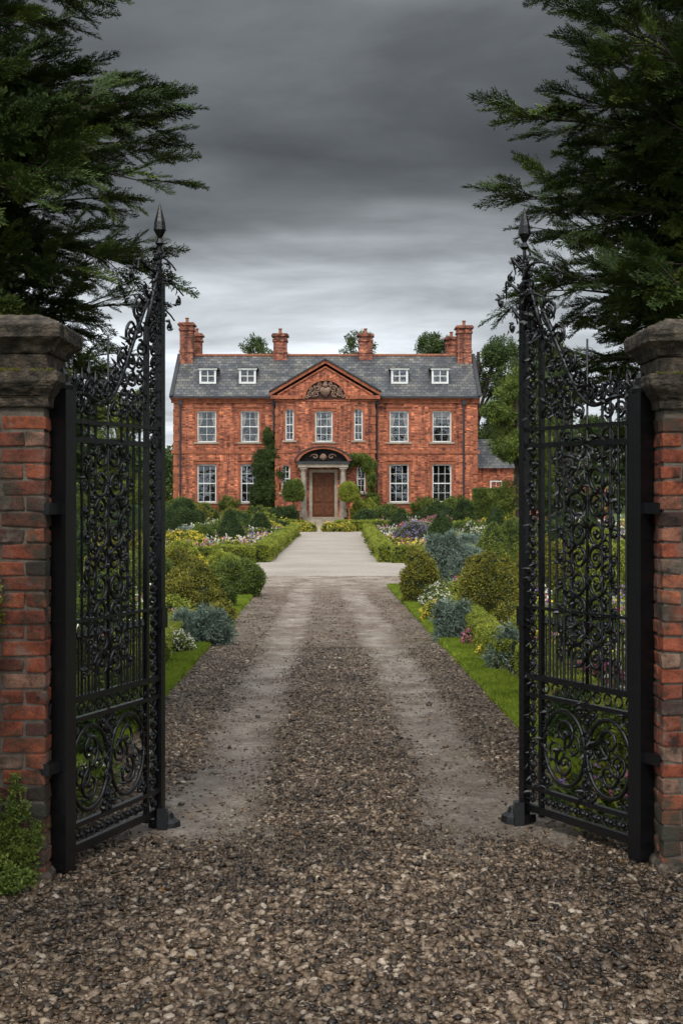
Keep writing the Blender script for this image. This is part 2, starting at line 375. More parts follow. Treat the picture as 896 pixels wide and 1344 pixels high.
def leafy(o,key,dens,s0,s1,mode='iso'):
    m=o.modifiers.new('foliage','NODES'); g=G[mode]; m.node_group=g; SEED[0]+=1
    setin(m,g,'Coll',COL[key]); setin(m,g,'Density',float(dens)); setin(m,g,'SMin',float(s0)); setin(m,g,'SMax',float(s1)); setin(m,g,'Seed',SEED[0])
def scatter(name,pts,rots,scl,key,parent=None):
    me=bpy.data.meshes.new(name); me.from_pydata([tuple(p) for p in pts],[],[])
    a=me.attributes.new('rot','FLOAT_VECTOR','POINT'); a.data.foreach_set('vector',np.array(rots,dtype=np.float32).ravel())
    a=me.attributes.new('scl','FLOAT','POINT'); a.data.foreach_set('value',np.array(scl,dtype=np.float32))
    o=bpy.data.objects.new(name,me); ROOT.objects.link(o)
    m=o.modifiers.new('scatter','NODES'); m.node_group=G['pts']; setin(m,G['pts'],'Coll',COL[key])
    if parent: o.parent=parent
    return o

# ---------------------------------------------------------------- measuring helpers
F=1800.0; H=2.0; HY=650.0
def gp(px,py):
    z=F*H/(py-HY); return ((px-448)/F*z, z)
def edgeR(y): return 1.53-0.5*min(max((y-12)/18,0),1)+0.025*noise.noise(Vector((y*1.3,4,0)))
def edgeL(y): return -1.76+0.03*noise.noise(Vector((y*1.1,9,0)))

# ---------------------------------------------------------------- ground
def gridmesh(name,x0,x1,y0,y1,sx,sy,zf,mat,track=None,far_pale=None):
    xs=np.linspace(x0,x1,max(2,int((x1-x0)/sx)+1)); ys=np.linspace(y0,y1,max(2,int((y1-y0)/sy)+1))
    v=[(x,y,zf(x,y)) for y in ys for x in xs]; nx=len(xs)
    f=[(j*nx+i,j*nx+i+1,(j+1)*nx+i+1,(j+1)*nx+i) for j in range(len(ys)-1) for i in range(nx-1)]
    me=bpy.data.meshes.new(name); me.from_pydata(v,[],f); me.materials.append(mat); me.shade_smooth()
    if track:
        a=me.attributes.new('track','FLOAT','POINT'); a.data.foreach_set('value',np.array([track(p[0],p[1]) for p in v],dtype=np.float32))
        a=me.attributes.new('far_pale','FLOAT','POINT'); a.data.foreach_set('value',np.array([far_pale(p[0],p[1]) for p in v],dtype=np.float32))
    o=bpy.data.objects.new(name,me); ROOT.objects.link(o); return o
gridmesh('ground',-1200,1200,-200,2400,300,300,lambda x,y:0.0,M_grassground)
def sstep(a,b,x):
    t=min(max((x-a)/(b-a),0),1); return t*t*(3-2*t)
def trackv(x,y):
    wn=0.07*noise.noise(Vector((x*0.3,y*0.5,3)))
    g=math.exp(-((y-8.3)/0.8)**2)
    hw=0.26+0.24*g+0.06*noise.noise(Vector((x,y*1.2,8)))
    dl=abs(x+0.79-wn+0.12*g); dr=abs(x-(1.12-0.031*y)-wn-0.10*g)
    t=max(1-sstep(hw-0.20,hw+0.24,dl),1-sstep(hw-0.20,hw+0.24,dr))
    t*=sstep(7.2,8.6,y+0.9*noise.noise(Vector((x*2,y,0))))*0.95
    t=max(t,sstep(24,33,y)*0.95)
    if y>11: t=max(t,0.45*sstep(11,24,y))
    return t
def far_palev(x,y): return sstep(12,34,y)  # gravel colour gets paler further up the drive
def gz(x,y):
    t=trackv(x,y) if y<28 else 0.3
    return 0.012+0.010*noise.noise(Vector((x*1.5,y*1.5,0)))+0.006*noise.noise(Vector((x*7,y*7,0)))-0.014*t+0.014
gridmesh('gravel_driveway',-6,6,2,34,0.07,0.08,gz,M_gravel,trackv,far_palev)
gridmesh('gravel_forecourt',-22,20,34,91,1.5,1.5,lambda x,y:0.014,M_gravel2)

pts=[];rots=[];scl=[]
def peb(n,y0,y1,x0,x1,s0,s1,keep):
    for _ in range(n):
        x=U(x0,x1); y=U(y0,y1); t=trackv(x,y)
        if y>8.9 and (x<edgeL(y)+0.02 or x>edgeR(y)-0.02): continue
        if R()<keep(t,x,y):
            s=s0+(s1-s0)*R()**2.6
            if t>0.5: s*=0.7
            pts.append((x,y,gz(x,y)+s*0.2)); rots.append((U(-.5,.5),U(-.5,.5),U(0,6.28))); scl.append(s)
k0=lambda t,x,y:(1-t)**1.2+0.16*(0.3+1.8*max(0,noise.noise(Vector((x*2.5,y*2.5,6)))+0.25))
peb(42000,4.6,7.4,-2.4,2.4,0.005,0.025,k0)
peb(34000,7.4,11,-2.2,2.2,0.005,0.021,k0)
peb(26000,11,18,-1.9,1.6,0.006,0.019,k0)
peb(10000,18,27,-1.9,1.5,0.007,0.018,lambda t,x,y:(1-t)**2)
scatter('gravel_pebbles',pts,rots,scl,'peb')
pts=[];rots=[];scl=[]
for i in range(70):
    y=U(5,14); x=U(-1.6,1.5); s=U(0.018,0.030); pts.append((x,y,gz(x,y)+s*.3)); rots.append((U(-.4,.4),U(-.4,.4),U(0,6))); scl.append(s)
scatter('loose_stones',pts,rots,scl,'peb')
pts=[];rots=[];scl=[]
for i in range(110):
    y=U(5,16); x=random.choice((-1,1))*U(0.2,1.7)
    if R()<0.5: x=random.choice((-1.5,1.4))+random.gauss(0,0.25)
    pts.append((x,y,gz(x,y)+0.014)); rots.append((U(-.5,.5),U(-.5,.5),U(0,6))); scl.append(U(0.02,0.045))
scatter('fallen_leaves',pts,rots,scl,'dead')

# ---------------------------------------------------------------- gate pillars
def brickcolmat():
    m,nt,b=newmat('old_brick'); at=nt.nodes.new('ShaderNodeAttribute'); at.attribute_name='v'
    r=ramp(nt,[(0,(0.03,0.017,0.015)),(0.2,(0.09,0.029,0.018)),(0.5,(0.24,0.054,0.023)),(0.8,(0.37,0.092,0.035)),(1,(0.24,0.15,0.105))],at.outputs['Fac'])
    n=tnoise(nt,7,8,rough=0.82); r2=ramp(nt,[(0.38,(0.10,0.10,0.09)),(0.47,(0.62,0.59,0.57)),(0.56,(1,1,1)),(0.66,(1.35,1.6,1.7))],n.outputs[0])
    col=mixc(nt,'MULTIPLY',1.0,r.outputs[0],r2.outputs[0])
    n5=tnoise(nt,3.1,8,rough=0.75); r5=ramp(nt,[(0.53,(0,0,0)),(0.64,(0.8,0.8,0.8))],n5.outputs[0])
    col=mixc(nt,'MIX',r5.outputs[0],col,(0.18,0.15,0.12))
    n6=tnoise(nt,2.2,8,rough=0.7); r6=ramp(nt,[(0.38,(0.9,0.9,0.9)),(0.49,(0,0,0))],n6.outputs[0])
    col=mixc(nt,'MIX',r6.outputs[0],col,(0.032,0.034,0.020))
    nt.links.new(col,b.inputs['Base Color']); b.inputs['Roughness'].default_value=0.8
    n3=tnoise(nt,45,7,rough=0.75); bump(nt,b,n3.outputs[0],1.0,0.014); return m
M_oldbrick=brickcolmat()
def pillar(cx,cy):
    e=empty('brick_gate_pillar',(cx,cy,0)); hw=0.225
    mb=MB(); mb.box(-hw+.010,hw-.010,-hw+.010,hw-.010,0,2.5); mb.build('mortar_core',M_mortar,e)
    bm=bmesh.new()
    ch=0.0835; z=0.02; row=0
    lay=bm.faces.layers.float.new('v')
    while z+ch<2.5:
        h=ch-0.012; bl=0.215; bw=0.10
        W=2*hw
        def face_bricks(off):
            out=[];x=-hw
            ws=[bl,W-bl-0.012] if off==0 else [bw,W-2*bw-0.024,bw]
            for w in ws: out.append((x,x+w)); x+=w+0.012
            return out
        for side in range(4):
            o=(row+side)%2
            for a,b in face_bricks(o):
                if side in(0,2):
                    ys=(-hw,-hw+bw) if side==0 else (hw-bw,hw); bx=(a,b,ys[0],ys[1])
                else:
                    a2=max(a,-hw+bw+0.004); b2=min(b,hw-bw-0.004)
                    if b2-a2<0.03: continue
                    xs=(-hw,-hw+bw) if side==1 else (hw-bw,hw); bx=(xs[0],xs[1],a2,b2)
                j=lambda:U(-0.007,0.007)
                r=bmesh.ops.create_cube(bm,size=1)
                sx,sy=bx[1]-bx[0],bx[3]-bx[2]
                for v in r['verts']:
                    v.co=Vector((v.co.x*sx+(bx[0]+bx[1])/2,v.co.y*sy+(bx[2]+bx[3])/2,v.co.z*h+z+h/2))+Vector((j(),j(),j()))
                fs=set(f for v in r['verts'] for f in v.link_faces); val=random.choice([R(),U(.3,.8)])
                for f in fs: f[lay]=val
        z+=ch; row+=1
    bmesh.ops.bevel(bm,geom=list(bm.edges),offset=0.008,segments=2,affect='EDGES',profile=0.6)
    me=bpy.data.meshes.new('bricks'); bm.to_mesh(me); bm.free(); me.materials.append(M_oldbrick)
    o=bpy.data.objects.new('bricks',me); ROOT.objects.link(o); o.parent=e
    mb=MB()
    for prof in ([(0.235,2.475),(0.25,2.48),(0.255,2.525),(0.265,2.53)],
                 [(0.262,2.533),(0.275,2.545),(0.30,2.565),(0.335,2.60),(0.34,2.608),(0.34,2.655),(0.325,2.663)],
                 [(0.262,2.660),(0.250,2.675),(0.248,2.752)],
                 [(0.262,2.754),(0.275,2.765),(0.29,2.79),(0.335,2.818),(0.365,2.83),(0.368,2.895),(0.355,2.907),(0.20,2.955),(0.10,2.965)]):
        mb.lathe([((0.225+(r-0.225)*0.66) if r>0.225 else r,z) for r,z in prof],0,0,4)
    o=mb.build('stone_cap',M_stone,e)
    b=o.modifiers.new('b','BEVEL'); b.width=0.006; b.segments=2; b.limit_method='ANGLE'
    s=o.modifiers.new('s','SUBSURF'); s.subdivision_type='SIMPLE'; s.levels=s.render_levels=4
    tx=bpy.data.textures.new('stonenoise','CLOUDS'); tx.noise_scale=0.035; d=o.modifiers.new('d','DISPLACE'); d.texture=tx; d.strength=0.016; d.texture_coords='GLOBAL'
    pts=[];rots=[];sc=[]
    for i in range(140):
        a,b_=U(-0.29,0.29),U(-0.29,0.29)
        if noise.noise(Vector((a*5,b_*5,cx)))<0.0: continue
        zz=2.965-max(0,(max(abs(a),abs(b_))-0.1))*0.30
        pts.append((a,b_,zz)); rots.append((U(0,6),U(0,6),U(0,6))); sc.append(U(0.008,0.02))
    for i in range(70):
        a=U(-0.28,0.28); pts.append((a,-0.30,2.664)); rots.append((U(0,6),U(0,6),U(0,6))); sc.append(U(0.006,0.014))
    scatter('moss',pts,rots,sc,'olive',e)
    mb=MB(); mb.lathe([(0.26,0.0),(0.255,0.05),(0.235,0.07)],0,0,4); mb.build('plinth',M_stone,e)
    return e
PL=pillar(-1.755,7.32); PR=pillar(1.925,7.5)

# ---------------------------------------------------------------- gates
def gate(h,f,seed):
    random.seed(seed)
    h=Vector((h[0],h[1],0)); f=Vector((f[0],f[1],0)); Lg=(f-h).length; ang=math.atan2(f.y-h.y,f.x-h.x)
    e=empty('wrought_iron_gate',(h.x,h.y,0.02),ang)
    mb=MB()
    mb.box(-0.06,0.04,-0.05,0.05,0.0,2.56); mb.lathe([(0.06,2.56),(0.065,2.58),(0.03,2.60),(0.035,2.64),(0.0,2.68)],-0.01,0,8)
    for z in (0.55,1.9): mb.box(-0.19,-0.055,-0.03,0.03,z,z+0.06)
    mb.build('hinge_post',M_iron,e)
    P0=Lg-0.17
    mb=MB()
    mb.box(P0-0.014,P0+0.014,-0.014,0.014,0.06,3.0); mb.box(Lg-0.024,Lg+0.024,-0.024,0.024,0.03,3.28)
    mb.box(Lg-0.05,Lg+0.05,-0.05,0.05,0.0,0.05); mb.box(Lg-0.035,Lg+0.035,-0.035,0.035,1.2,1.32)
    mb.tube([(Lg,0,3.28),(Lg,0,3.55)],[0.016,0.010],6)
    mb.lathe([(0.008,3.50),(0.03,3.52),(0.012,3.55),(0.040,3.60),(0.034,3.65),(0.0,3.77)],Lg,0,8)
    mb.build('lock_stile',M_iron,e)
    mb=MB()
    for z,t in ((0.10,0.045),(0.225,0.026),(0.79,0.026),(0.90,0.035),(1.32,0.018),(2.30,0.03),(2.40,0.022)):
        mb.box(0.03,Lg-0.02,-0.016,0.016,z-t/2,z+t/2)
    mb.build('rails',M_iron,e)
    mb=MB(); n=12
    for i in range(1,n):
        u=0.04+(P0-0.05)*i/n
        mid=abs(i-n/2)<1.6
        if mid: continue
        top=2.30+ (0.26+0.1*R() if i<5 else 0.2)
        mb.tube([(u,0,0.9),(u,0,top)],[0.0085,0.0085],6); mb.lathe([(0.008,top),(0.016,top+0.02),(0.0,top+0.085)],u,0,6)
    for i in range(1,2*n):
        if i%2==0: continue
        u=0.04+(P0-0.05)*i/(2*n); mb.tube([(u,0,0.9),(u,0,1.22)],[0.006,0.006],5); mb.lathe([(0.006,1.22),(0.014,1.235),(0.0,1.30)],u,0,6)
    mb.build('vertical_bars',M_iron,e)
    sc=MB(); lf=MB()
    def leaf(u,z,a,l,w):
        off=U(-0.018,0.018); d=Vector((math.cos(a),U(-0.5,0.5),math.sin(a))).normalized(); s=Vector((-math.sin(a),0,math.cos(a))); p=Vector((u,off,z)); y=Vector((0,1,0))
        vs=[p,p+d*l*.35+s*w,p+d*l*.7+s*w*.8+y*0.01,p+d*l+y*0.02,p+d*l*.7-s*w*.6+y*0.01,p+d*l*.35-s*w,p+d*l*.45+y*w*.9,p+d*l*.45-y*w*.5]
        lf.add(vs,[(0,1,6),(1,2,6),(2,3,6),(3,4,6),(4,5,6),(5,0,6),(1,0,7),(2,1,7),(3,2,7),(4,3,7),(5,4,7),(0,5,7)])
    def spiral(cu,cz,r,a0,turns,dr,th=0.008,lv=5):
        pts=[];rd=[]; n=int(14*turns)+4
        for i in range(n+1):
            t=i/n; rr=r*(1-t)**0.85+0.012*t; a=a0+dr*t*turns*2*math.pi
            pts.append((cu+rr*math.cos(a),0.004*math.sin(a*2),cz+rr*math.sin(a))); rd.append(th*(1-0.35*t))
        sc.tube(pts,rd,6)
        sc.lathe([(0.0,cz-0.016),(0.015,cz-0.008),(0.015,cz+0.008),(0.0,cz+0.016)],pts[-1][0],0,6)
        for i in range(lv):
            k=int(U(0.0,0.6)*n); q=pts[k]; q2=pts[k+1]; tg=math.atan2(q2[2]-q[2],q2[0]-q[0])
            leaf(q[0],q[2],tg-dr*U(0.3,0.8),U(0.025,0.05),U(0.006,0.012))
    def C(cu,cz,r,tilt,dr,th=0.008,lv=4):
        dx,dz=math.cos(tilt)*r*1.05,math.sin(tilt)*r*1.05
        spiral(cu+dx,cz+dz,r,tilt+math.pi,1.4,dr,th,lv); spiral(cu-dx,cz-dz,r,tilt,1.4,dr,th,lv)
    mid=P0/2+0.01
    for cu,sg in ((0.04+P0*0.25,1),(P0*0.75,-1)):
        rr=P0*0.215
        pts=[(cu+rr*math.cos(a),0,0.51+rr*1.18*math.sin(a)) for a in np.linspace(0,2*math.pi,33)]
        sc.tube(pts,[0.012]*33,6)
        C(cu,0.51,rr*0.47,math.pi/2,sg,0.011,7); C(cu,0.51,rr*0.42,0.3*sg,-sg,0.008,6)
        for zz in (0.28,0.74):
            for s2 in (-1,1): spiral(cu+s2*rr*0.8,zz,0.042,U(0,6),1.2,s2,0.008,3)
    for zz in (0.29,0.38,0.47,0.56,0.65,0.74): C(mid,zz,0.036,math.pi/2+U(-.3,.3),random.choice((-1,1)),0.008,2)
    for uu in (0.06,P0-0.03):
        for zz in (0.30,0.40,0.50,0.60,0.70): spiral(uu,zz,0.04,U(0,6),1.3,random.choice((-1,1)),0.007,2)
    for i in range(9):
        cu=0.08+(P0-0.12)*i/8; pts=[(cu+0.032*math.cos(a),0,0.845+0.032*math.sin(a)) for a in np.linspace(0,2*math.pi,13)]; sc.tube(pts,[0.006]*13,5)
    for i in range(8):
        cu=0.1+(P0-0.14)*i/7; C(cu,0.162,0.024,0,1,0.006,0)
    z=0.98; fl=1
    while z<2.25:
        r=U(0.068,0.088)
        for s2 in (-1,1):
            spiral(mid+s2*r*1.05,z+r,r,math.pi/2-s2*math.pi/2,1.6,s2*fl,0.011,7)
            spiral(mid+s2*r*2.2,z+r*1.9,r*0.72,math.pi/2-s2*math.pi/2+1,1.4,-s2*fl,0.009,5)
            spiral(mid+s2*r*3.1,z+r*0.9,r*0.48,U(0,6),1.3,s2*fl,0.007,4)
        leaf(mid,z+r,math.pi/2,0.09,0.02); z+=r*1.9; fl=-fl
    sc.tube([(mid,0,0.9),(mid,0,2.9)],[0.010,0.006],6)
    z=0.14; k=1
    while z<3.0:
        C(P0+0.085,z+0.06,0.034,math.pi/2+0.25*k,k,0.0085,3); z+=0.135; k=-k
    def top(u): 
        t=u/P0; return 2.50+0.05*math.sin(t*9)+0.62*t**3.0
    us=np.linspace(0.03,P0,30); sc.tube([(u,0,top(u)) for u in us],[0.014]*30,6)
    for i in range(9):
        u=0.07+(P0-0.1)*i/8.5; zt=top(u); r=0.04+0.04*(i/8)
        spiral(u,zt+r,r,-math.pi/2,1.6,random.choice((-1,1)),0.010,6)
        z=2.44
        while z+0.07<zt-0.02: spiral(u+U(-.01,.01),z+0.045,0.048,U(0,6),1.4,random.choice((-1,1)),0.009,4); z+=0.095
    for i in range(70):
        u=U(0.04,P0); leaf(u,top(u)+U(-0.03,0.12),U(0.3,2.8),U(0.03,0.08),U(0.008,0.016))
    for i in range(7):
        z=2.98+i*0.075; w=0.17*(1-i/8)
        spiral(Lg-w*0.55,z,0.05*(1-i*0.08),U(0,6),1.4,(-1)**i,0.010,6)
    sc.tube([(P0,0,3.0),(P0+0.05,0,3.12),(Lg-0.05,0,3.28),(Lg-0.02,0,3.42)],[0.016,0.014,0.014,0.010],6)
    for i in range(120):
        z=U(2.95,3.5); w=0.17*(1-(z-2.95)/0.65)+0.03; leaf(Lg-U(0,1)*w+0.03,z,U(0,6.28),U(0.03,0.07),U(0.008,0.018))
    for sd,zz,ln in ((-1,3.30,0.34),(1,3.22,0.24),(-1,3.12,0.24),(1,3.36,0.14),(1,3.05,0.12)):
        pts=[(Lg+sd*ln*t,0.05*math.sin(t*4),zz+0.10*math.sin(t*3.0)) for t in np.linspace(0,1,9)]
        sc.tube(pts,list(np.linspace(0.012,0.005,9)),6)
        spiral(pts[-1][0],pts[-1][2]-0.03,0.03,math.pi/2,1.1,-sd,0.006,2)
        for i in range(12):
            q=random.choice(pts[2:]); leaf(q[0],q[2],U(0,6.28),U(0.03,0.06),U(0.006,0.012))
    for i in range(120):
        z=U(0.95,2.3); leaf(mid+random.gauss(0,0.11),z,U(0,6.28),U(0.025,0.05),U(0.006,0.013))
    for i in range(80): leaf(P0+U(-0.01,0.17),U(0.15,3.0),U(0,6.28),U(0.025,0.045),U(0.006,0.012))
    sc.build('scrollwork',M_iron,e,True); lf.build('acanthus_leaves',M_iron,e)
    random.seed(seed+100)
    return e
gate((-1.47,7.27),(-1.095,8.28),11)
gate((1.63,7.5),(1.12,8.41),12)
for x,y in ((-1.07,8.30),(1.08,8.46)):
    e=empty('gate_stop',(x,y,0.0)); mb=MB(); mb.lathe([(0.10,0.0),(0.095,0.05),(0.06,0.07),(0.05,0.10),(0.0,0.11)],0,0,8)
    mb.box(-0.03,0.03,-0.12,-0.05,0.0,0.15); mb.build('stop_block',M_iron,e)

# ---------------------------------------------------------------- house
HY0=90.0
hx=lambda p:(p-448)/20.0
hz=lambda p:2-(p-650)/20.0
house=empty('brick_manor_house')
def wallf(mb,x0,x1,z0,z1,y,ops,rev=0.18):
    xs=sorted(set([x0,x1]+[o[0] for o in ops]+[o[1] for o in ops])); zs=sorted(set([z0,z1]+[o[2] for o in ops]+[o[3] for o in ops]))
    for i in range(len(xs)-1):
        for j in range(len(zs)-1):
            cx=(xs[i]+xs[i+1])/2; cz=(zs[j]+zs[j+1])/2
            if any(o[0]<cx<o[1] and o[2]<cz<o[3] for o in ops): continue
            mb.add([(xs[i],y,zs[j]),(xs[i+1],y,zs[j]),(xs[i+1],y,zs[j+1]),(xs[i],y,zs[j+1])],[(0,1,2,3)])
    for a,b,c,d in ops:
        mb.add([(a,y,c),(b,y,c),(b,y,d),(a,y,d),(a,y+rev,c),(b,y+rev,c),(b,y+rev,d),(a,y+rev,d)],[(0,4,5,1),(1,5,6,2),(2,6,7,3),(3,7,4,0)])
walls=MB(); frames=MB(); glass=MB(); rooms=MB(); curt=MB(); trim=MB(); stone=MB(); lead=MB(); slate=MB(); wood=MB(); pots=MB(); chim=MB()
def window(x0,x1,z0,z1,y,cols,rows,arch=False,curtain=0.5,surround=True,blind=True):
    yf=y+0.10; t=0.08
    frames.box(x0,x0+t,yf,yf+0.07,z0,z1); frames.box(x1-t,x1,yf,yf+0.07,z0,z1)
    frames.box(x0+t,x1-t,yf,yf+0.07,z1-t,z1); frames.box(x0+t,x1-t,yf,yf+0.07,z0,z0+t)
    zm=(z0+z1)/2; frames.box(x0+t,x1-t,yf+0.01,yf+0.06,zm-0.035,zm+0.035)
    for i in range(1,cols):
        xx=x0+(x1-x0)*i/cols; frames.box(xx-0.012,xx+0.012,yf+0.02,yf+0.055,z0+t,z1-t)
    for j in range(1,rows):
        zz=z0+(z1-z0)*j/rows
        if abs(zz-zm)>0.1: frames.box(x0+t,x1-t,yf+0.022,yf+0.053,zz-0.012,zz+0.012)
    glass.add([(x0,yf+0.04,z0),(x1,yf+0.04,z0),(x1,yf+0.04,z1),(x0,yf+0.04,z1)],[(0,1,2,3)])
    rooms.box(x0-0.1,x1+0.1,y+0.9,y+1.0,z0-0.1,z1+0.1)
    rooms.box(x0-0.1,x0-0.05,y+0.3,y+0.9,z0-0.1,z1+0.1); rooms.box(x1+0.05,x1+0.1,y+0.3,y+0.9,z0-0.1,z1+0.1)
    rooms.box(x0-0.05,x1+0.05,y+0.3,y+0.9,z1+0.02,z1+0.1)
    if curtain>0:
        w=(x1-x0)*0.22*U(0.8,1.15)
        def cur(xe,s,c,d):
            m=9; n=6
            wd=lambda t: w*(1.2-0.7*math.exp(-((t-0.38)/0.22)**2))
            for j in range(m):
                t0=j/m;t1=(j+1)/m
                for i in range(n):
                    q=lambda k,t:(xe+s*wd(t)*k/n, y+0.32+0.04*(k%2), c+(d-c)*t)
                    curt.add([q(i,t0),q(i+1,t0),q(i+1,t1),q(i,t1)],[(0,1,2,3)])
        cur(x0,1,z0,z1); cur(x1,-1,z0,z1)
        if R()<curtain and blind: 
            b=z1-(z1-z0)*U(0.1,0.3); curt.add([(x0+0.05,y+0.40,b),(x1-0.05,y+0.40,b),(x1-0.05,y+0.40,z1),(x0+0.05,y+0.40,z1)],[(0,1,2,3)])
    if arch:
        cx=(x0+x1)/2; r=(x1-x0)/2
        for s in (-1,1):
            arc=[(cx+s*r*math.cos(a),z1-r+r*math.sin(a)) for a in np.linspace(0,math.pi/2,8)]
            poly=[(cx+s*r,z1)]+arc
            walls.prism(poly,y+0.002,y+0.098)
        for k in range(12):
            a0=math.pi*k/12; a1=math.pi*(k+1)/12
            trim.prism([(cx+r*math.cos(a0),z1-r+r*math.sin(a0)),(cx+(r+0.14)*math.cos(a0),z1-r+(r+0.14)*math.sin(a0)),(cx+(r+0.14)*math.cos(a1),z1-r+(r+0.14)*math.sin(a1)),(cx+r*math.cos(a1),z1-r+r*math.sin(a1))],y-0.03,y+0.001)
        trim.box(x0-0.14,x0,y-0.03,y+0.001,z0,z1-r); trim.box(x1,x1+0.14,y-0.03,y+0.001,z0,z1-r)
        stone.box(x0-0.18,x1+0.18,y-0.09,y+0.09,z0-0.12,z0)
    elif surround:
        trim.box(x0-0.15,x0,y-0.035,y+0.001,z0,z1); trim.box(x1,x1+0.15,y-0.035,y+0.001,z0,z1)
        trim.box(x0-0.22,x1+0.22,y-0.05,y+0.001,z1,z1+0.22); trim.box(x0-0.24,x1+0.24,y-0.12,y+0.001,z1+0.22,z1+0.30)
        stone.box(x0-0.2,x1+0.2,y-0.12,y+0.09,z0-0.10,z0)
        trim.box(x0-0.15,x1+0.15,y-0.03,y+0.001,z0-0.34,z0-0.10)
xl,xr=hx(228),hx(626); bx0,bx1=hx(362),hx(492); yb=HY0-0.6
W4=[(-9.45,-8.2),(-6.6,-5.4),(3.15,4.4),(5.95,7.2)]
opsL=[];opsR=[]
for a,b in W4:
    for z0,z1 in ((5.5,7.55),(1.55,4.05)):
        (opsL if a<0 else opsR).append((a,b,z0,z1))
EV=8.45
wallf(walls,xl,bx0,0,EV,HY0,opsL); wallf(walls,bx1,xr,0,EV,HY0,opsR)
for o in opsL+opsR:
    up=o[2]>5; window(*o,HY0,2 if up else 3,4,curtain=0.6 if up else 0.0,blind=up)
bo=[(-1.72,-0.58,5.5,7.5),(-3.65,-3.1,5.6,7.65),(0.82,1.38,5.6,7.65),(-3.9,-3.35,2.2,4.0),(1.0,1.55,2.2,4.0),(-1.95,-0.4,0.6,3.5)]
wallf(walls,bx0,bx1,0,EV,yb,bo)
window(*bo[0],yb,3,4,curtain=0.3)
for o in bo[1:5]: window(*o,yb,2,4,arch=True,curtain=0.0)
walls.box(bx0,bx0+0.02,yb,HY0,0,EV) ; walls.box(bx1-0.02,bx1,yb,HY0,0,EV)
for x in (xl,xr):
    walls.add([(x,HY0,0),(x,98.6,0),(x,98.6,EV),(x,94.3,11.45),(x,HY0,EV)],[(0,1,2,3,4)])
walls.add([(xl,98.6,0),(xr,98.6,0),(xr,98.6,EV),(xl,98.6,EV)],[(0,1,2,3)])
px0,px1=hx(358),hx(496); pc=(px0+px1)/2; pz=8.5; pa=10.62
walls.prism([(px0+0.3,pz),(px1-0.3,pz),(pc,pa-0.2)],yb,yb+0.3)
def rake(mb,x0,z0,x1,z1,t,y0,y1):
    mb.prism([(x0,z0),(x1,z1),(x1,z1+t),(x0,z0+t)],y0,y1)
rake(trim,px0-0.15,pz,pc,pa,0.22,yb-0.22,yb+0.3); rake(trim,pc,pa,px1+0.15,pz,0.22,yb-0.22,yb+0.3)
rake(trim,px0+0.35,pz,pc,pa-0.3,0.12,yb-0.10,yb-0.002); rake(trim,pc,pa-0.3,px1-0.35,pz,0.12,yb-0.10,yb-0.002)
rake(lead,px0-0.22,pz+0.22,pc,pa+0.22,0.09,yb-0.32,yb+0.3); rake(lead,pc,pa+0.22,px1+0.22,pz+0.22,0.09,yb-0.32,yb+0.3)
trim.box(px0-0.1,px0+1.9,yb-0.25,yb+0.001,pz-0.22,pz+0.02); trim.box(px1-1.9,px1+0.1,yb-0.25,yb+0.001,pz-0.22,pz+0.02)
slate.add([(px0-0.15,yb+0.28,pz+0.26),(pc,yb+0.28,pa+0.28),(pc,93.4,pa+0.28),(px0-0.15,HY0-0.05,pz+0.26)],[(0,1,2,3)])
slate.add([(px1+0.15,yb+0.28,pz+0.26),(pc,yb+0.28,pa+0.28),(pc,93.4,pa+0.28),(px1+0.15,HY0-0.05,pz+0.26)],[(0,1,2,3)])
M_carve=mat_noise('carved_terracotta',(0.11,0.062,0.042),(0.32,0.20,0.14),6,0.8,0.6,0.03)
cv=MB(); cb_=MB()
cb_.prism([(pc+1.32*math.cos(a),8.28+1.2*math.sin(a)) for a in np.linspace(0,math.pi,20)],yb-0.03,yb-0.002); cb_.build('cartouche_backing',mat_noise('dark_brick',(0.03,0.016,0.012),(0.10,0.04,0.026),6,0.9,0.3),house)  # darker brick tone behind the paler carving, for contrast
for k in range(16):
    a0=math.pi*k/16;a1=math.pi*(k+1)/16
    trim.prism([(pc+1.32*math.cos(a0),8.28+1.2*math.sin(a0)),(pc+1.5*math.cos(a0),8.28+1.38*math.sin(a0)),(pc+1.5*math.cos(a1),8.28+1.38*math.sin(a1)),(pc+1.32*math.cos(a1),8.28+1.2*math.sin(a1))],yb-0.18,yb+0.001)
cv.prism([(pc-0.34,9.05),(pc+0.34,9.05),(pc+0.30,8.7),(pc,8.36),(pc-0.30,8.7)],yb-0.2,yb-0.03)
cv.lathe([(0,9.0),(0.16,9.06),(0.2,9.2),(0.1,9.32),(0.14,9.38),(0,9.45)],pc,yb-0.12,8)
for s in (-1,1):
    for cx,cz,r,tn,st in ((0.52,8.95,0.24,1.6,0),(0.62,8.58,0.22,1.5,2),(0.98,8.62,0.19,1.5,1),(0.95,8.92,0.15,1.4,3),(0.36,9.22,0.15,1.4,1),(1.18,8.44,0.12,1.3,0)):
        pts=[]
        for t in np.linspace(0,1,18): a=t*tn*6.28*s+st*s; pts.append((pc+s*cx+r*(1-t*.8)*math.cos(a),yb-0.12-0.05*t,cz+r*(1-t*.8)*math.sin(a)))
        cv.tube(pts,[0.05*(1-0.4*t) for t in np.linspace(0,1,18)],5)
    for i in range(9): 
        a=U(0.2,1.4); rr=U(0.5,1.15); q=(pc+s*rr*math.cos(a),yb-0.12,8.3+rr*math.sin(a)*0.95)
        cv.tube([q,(q[0]+s*U(0.05,0.16),q[1]-0.04,q[2]+U(-0.12,0.12))],[0.05,0.015],5)
cv.build('carved_cartouche',M_carve,house,True)
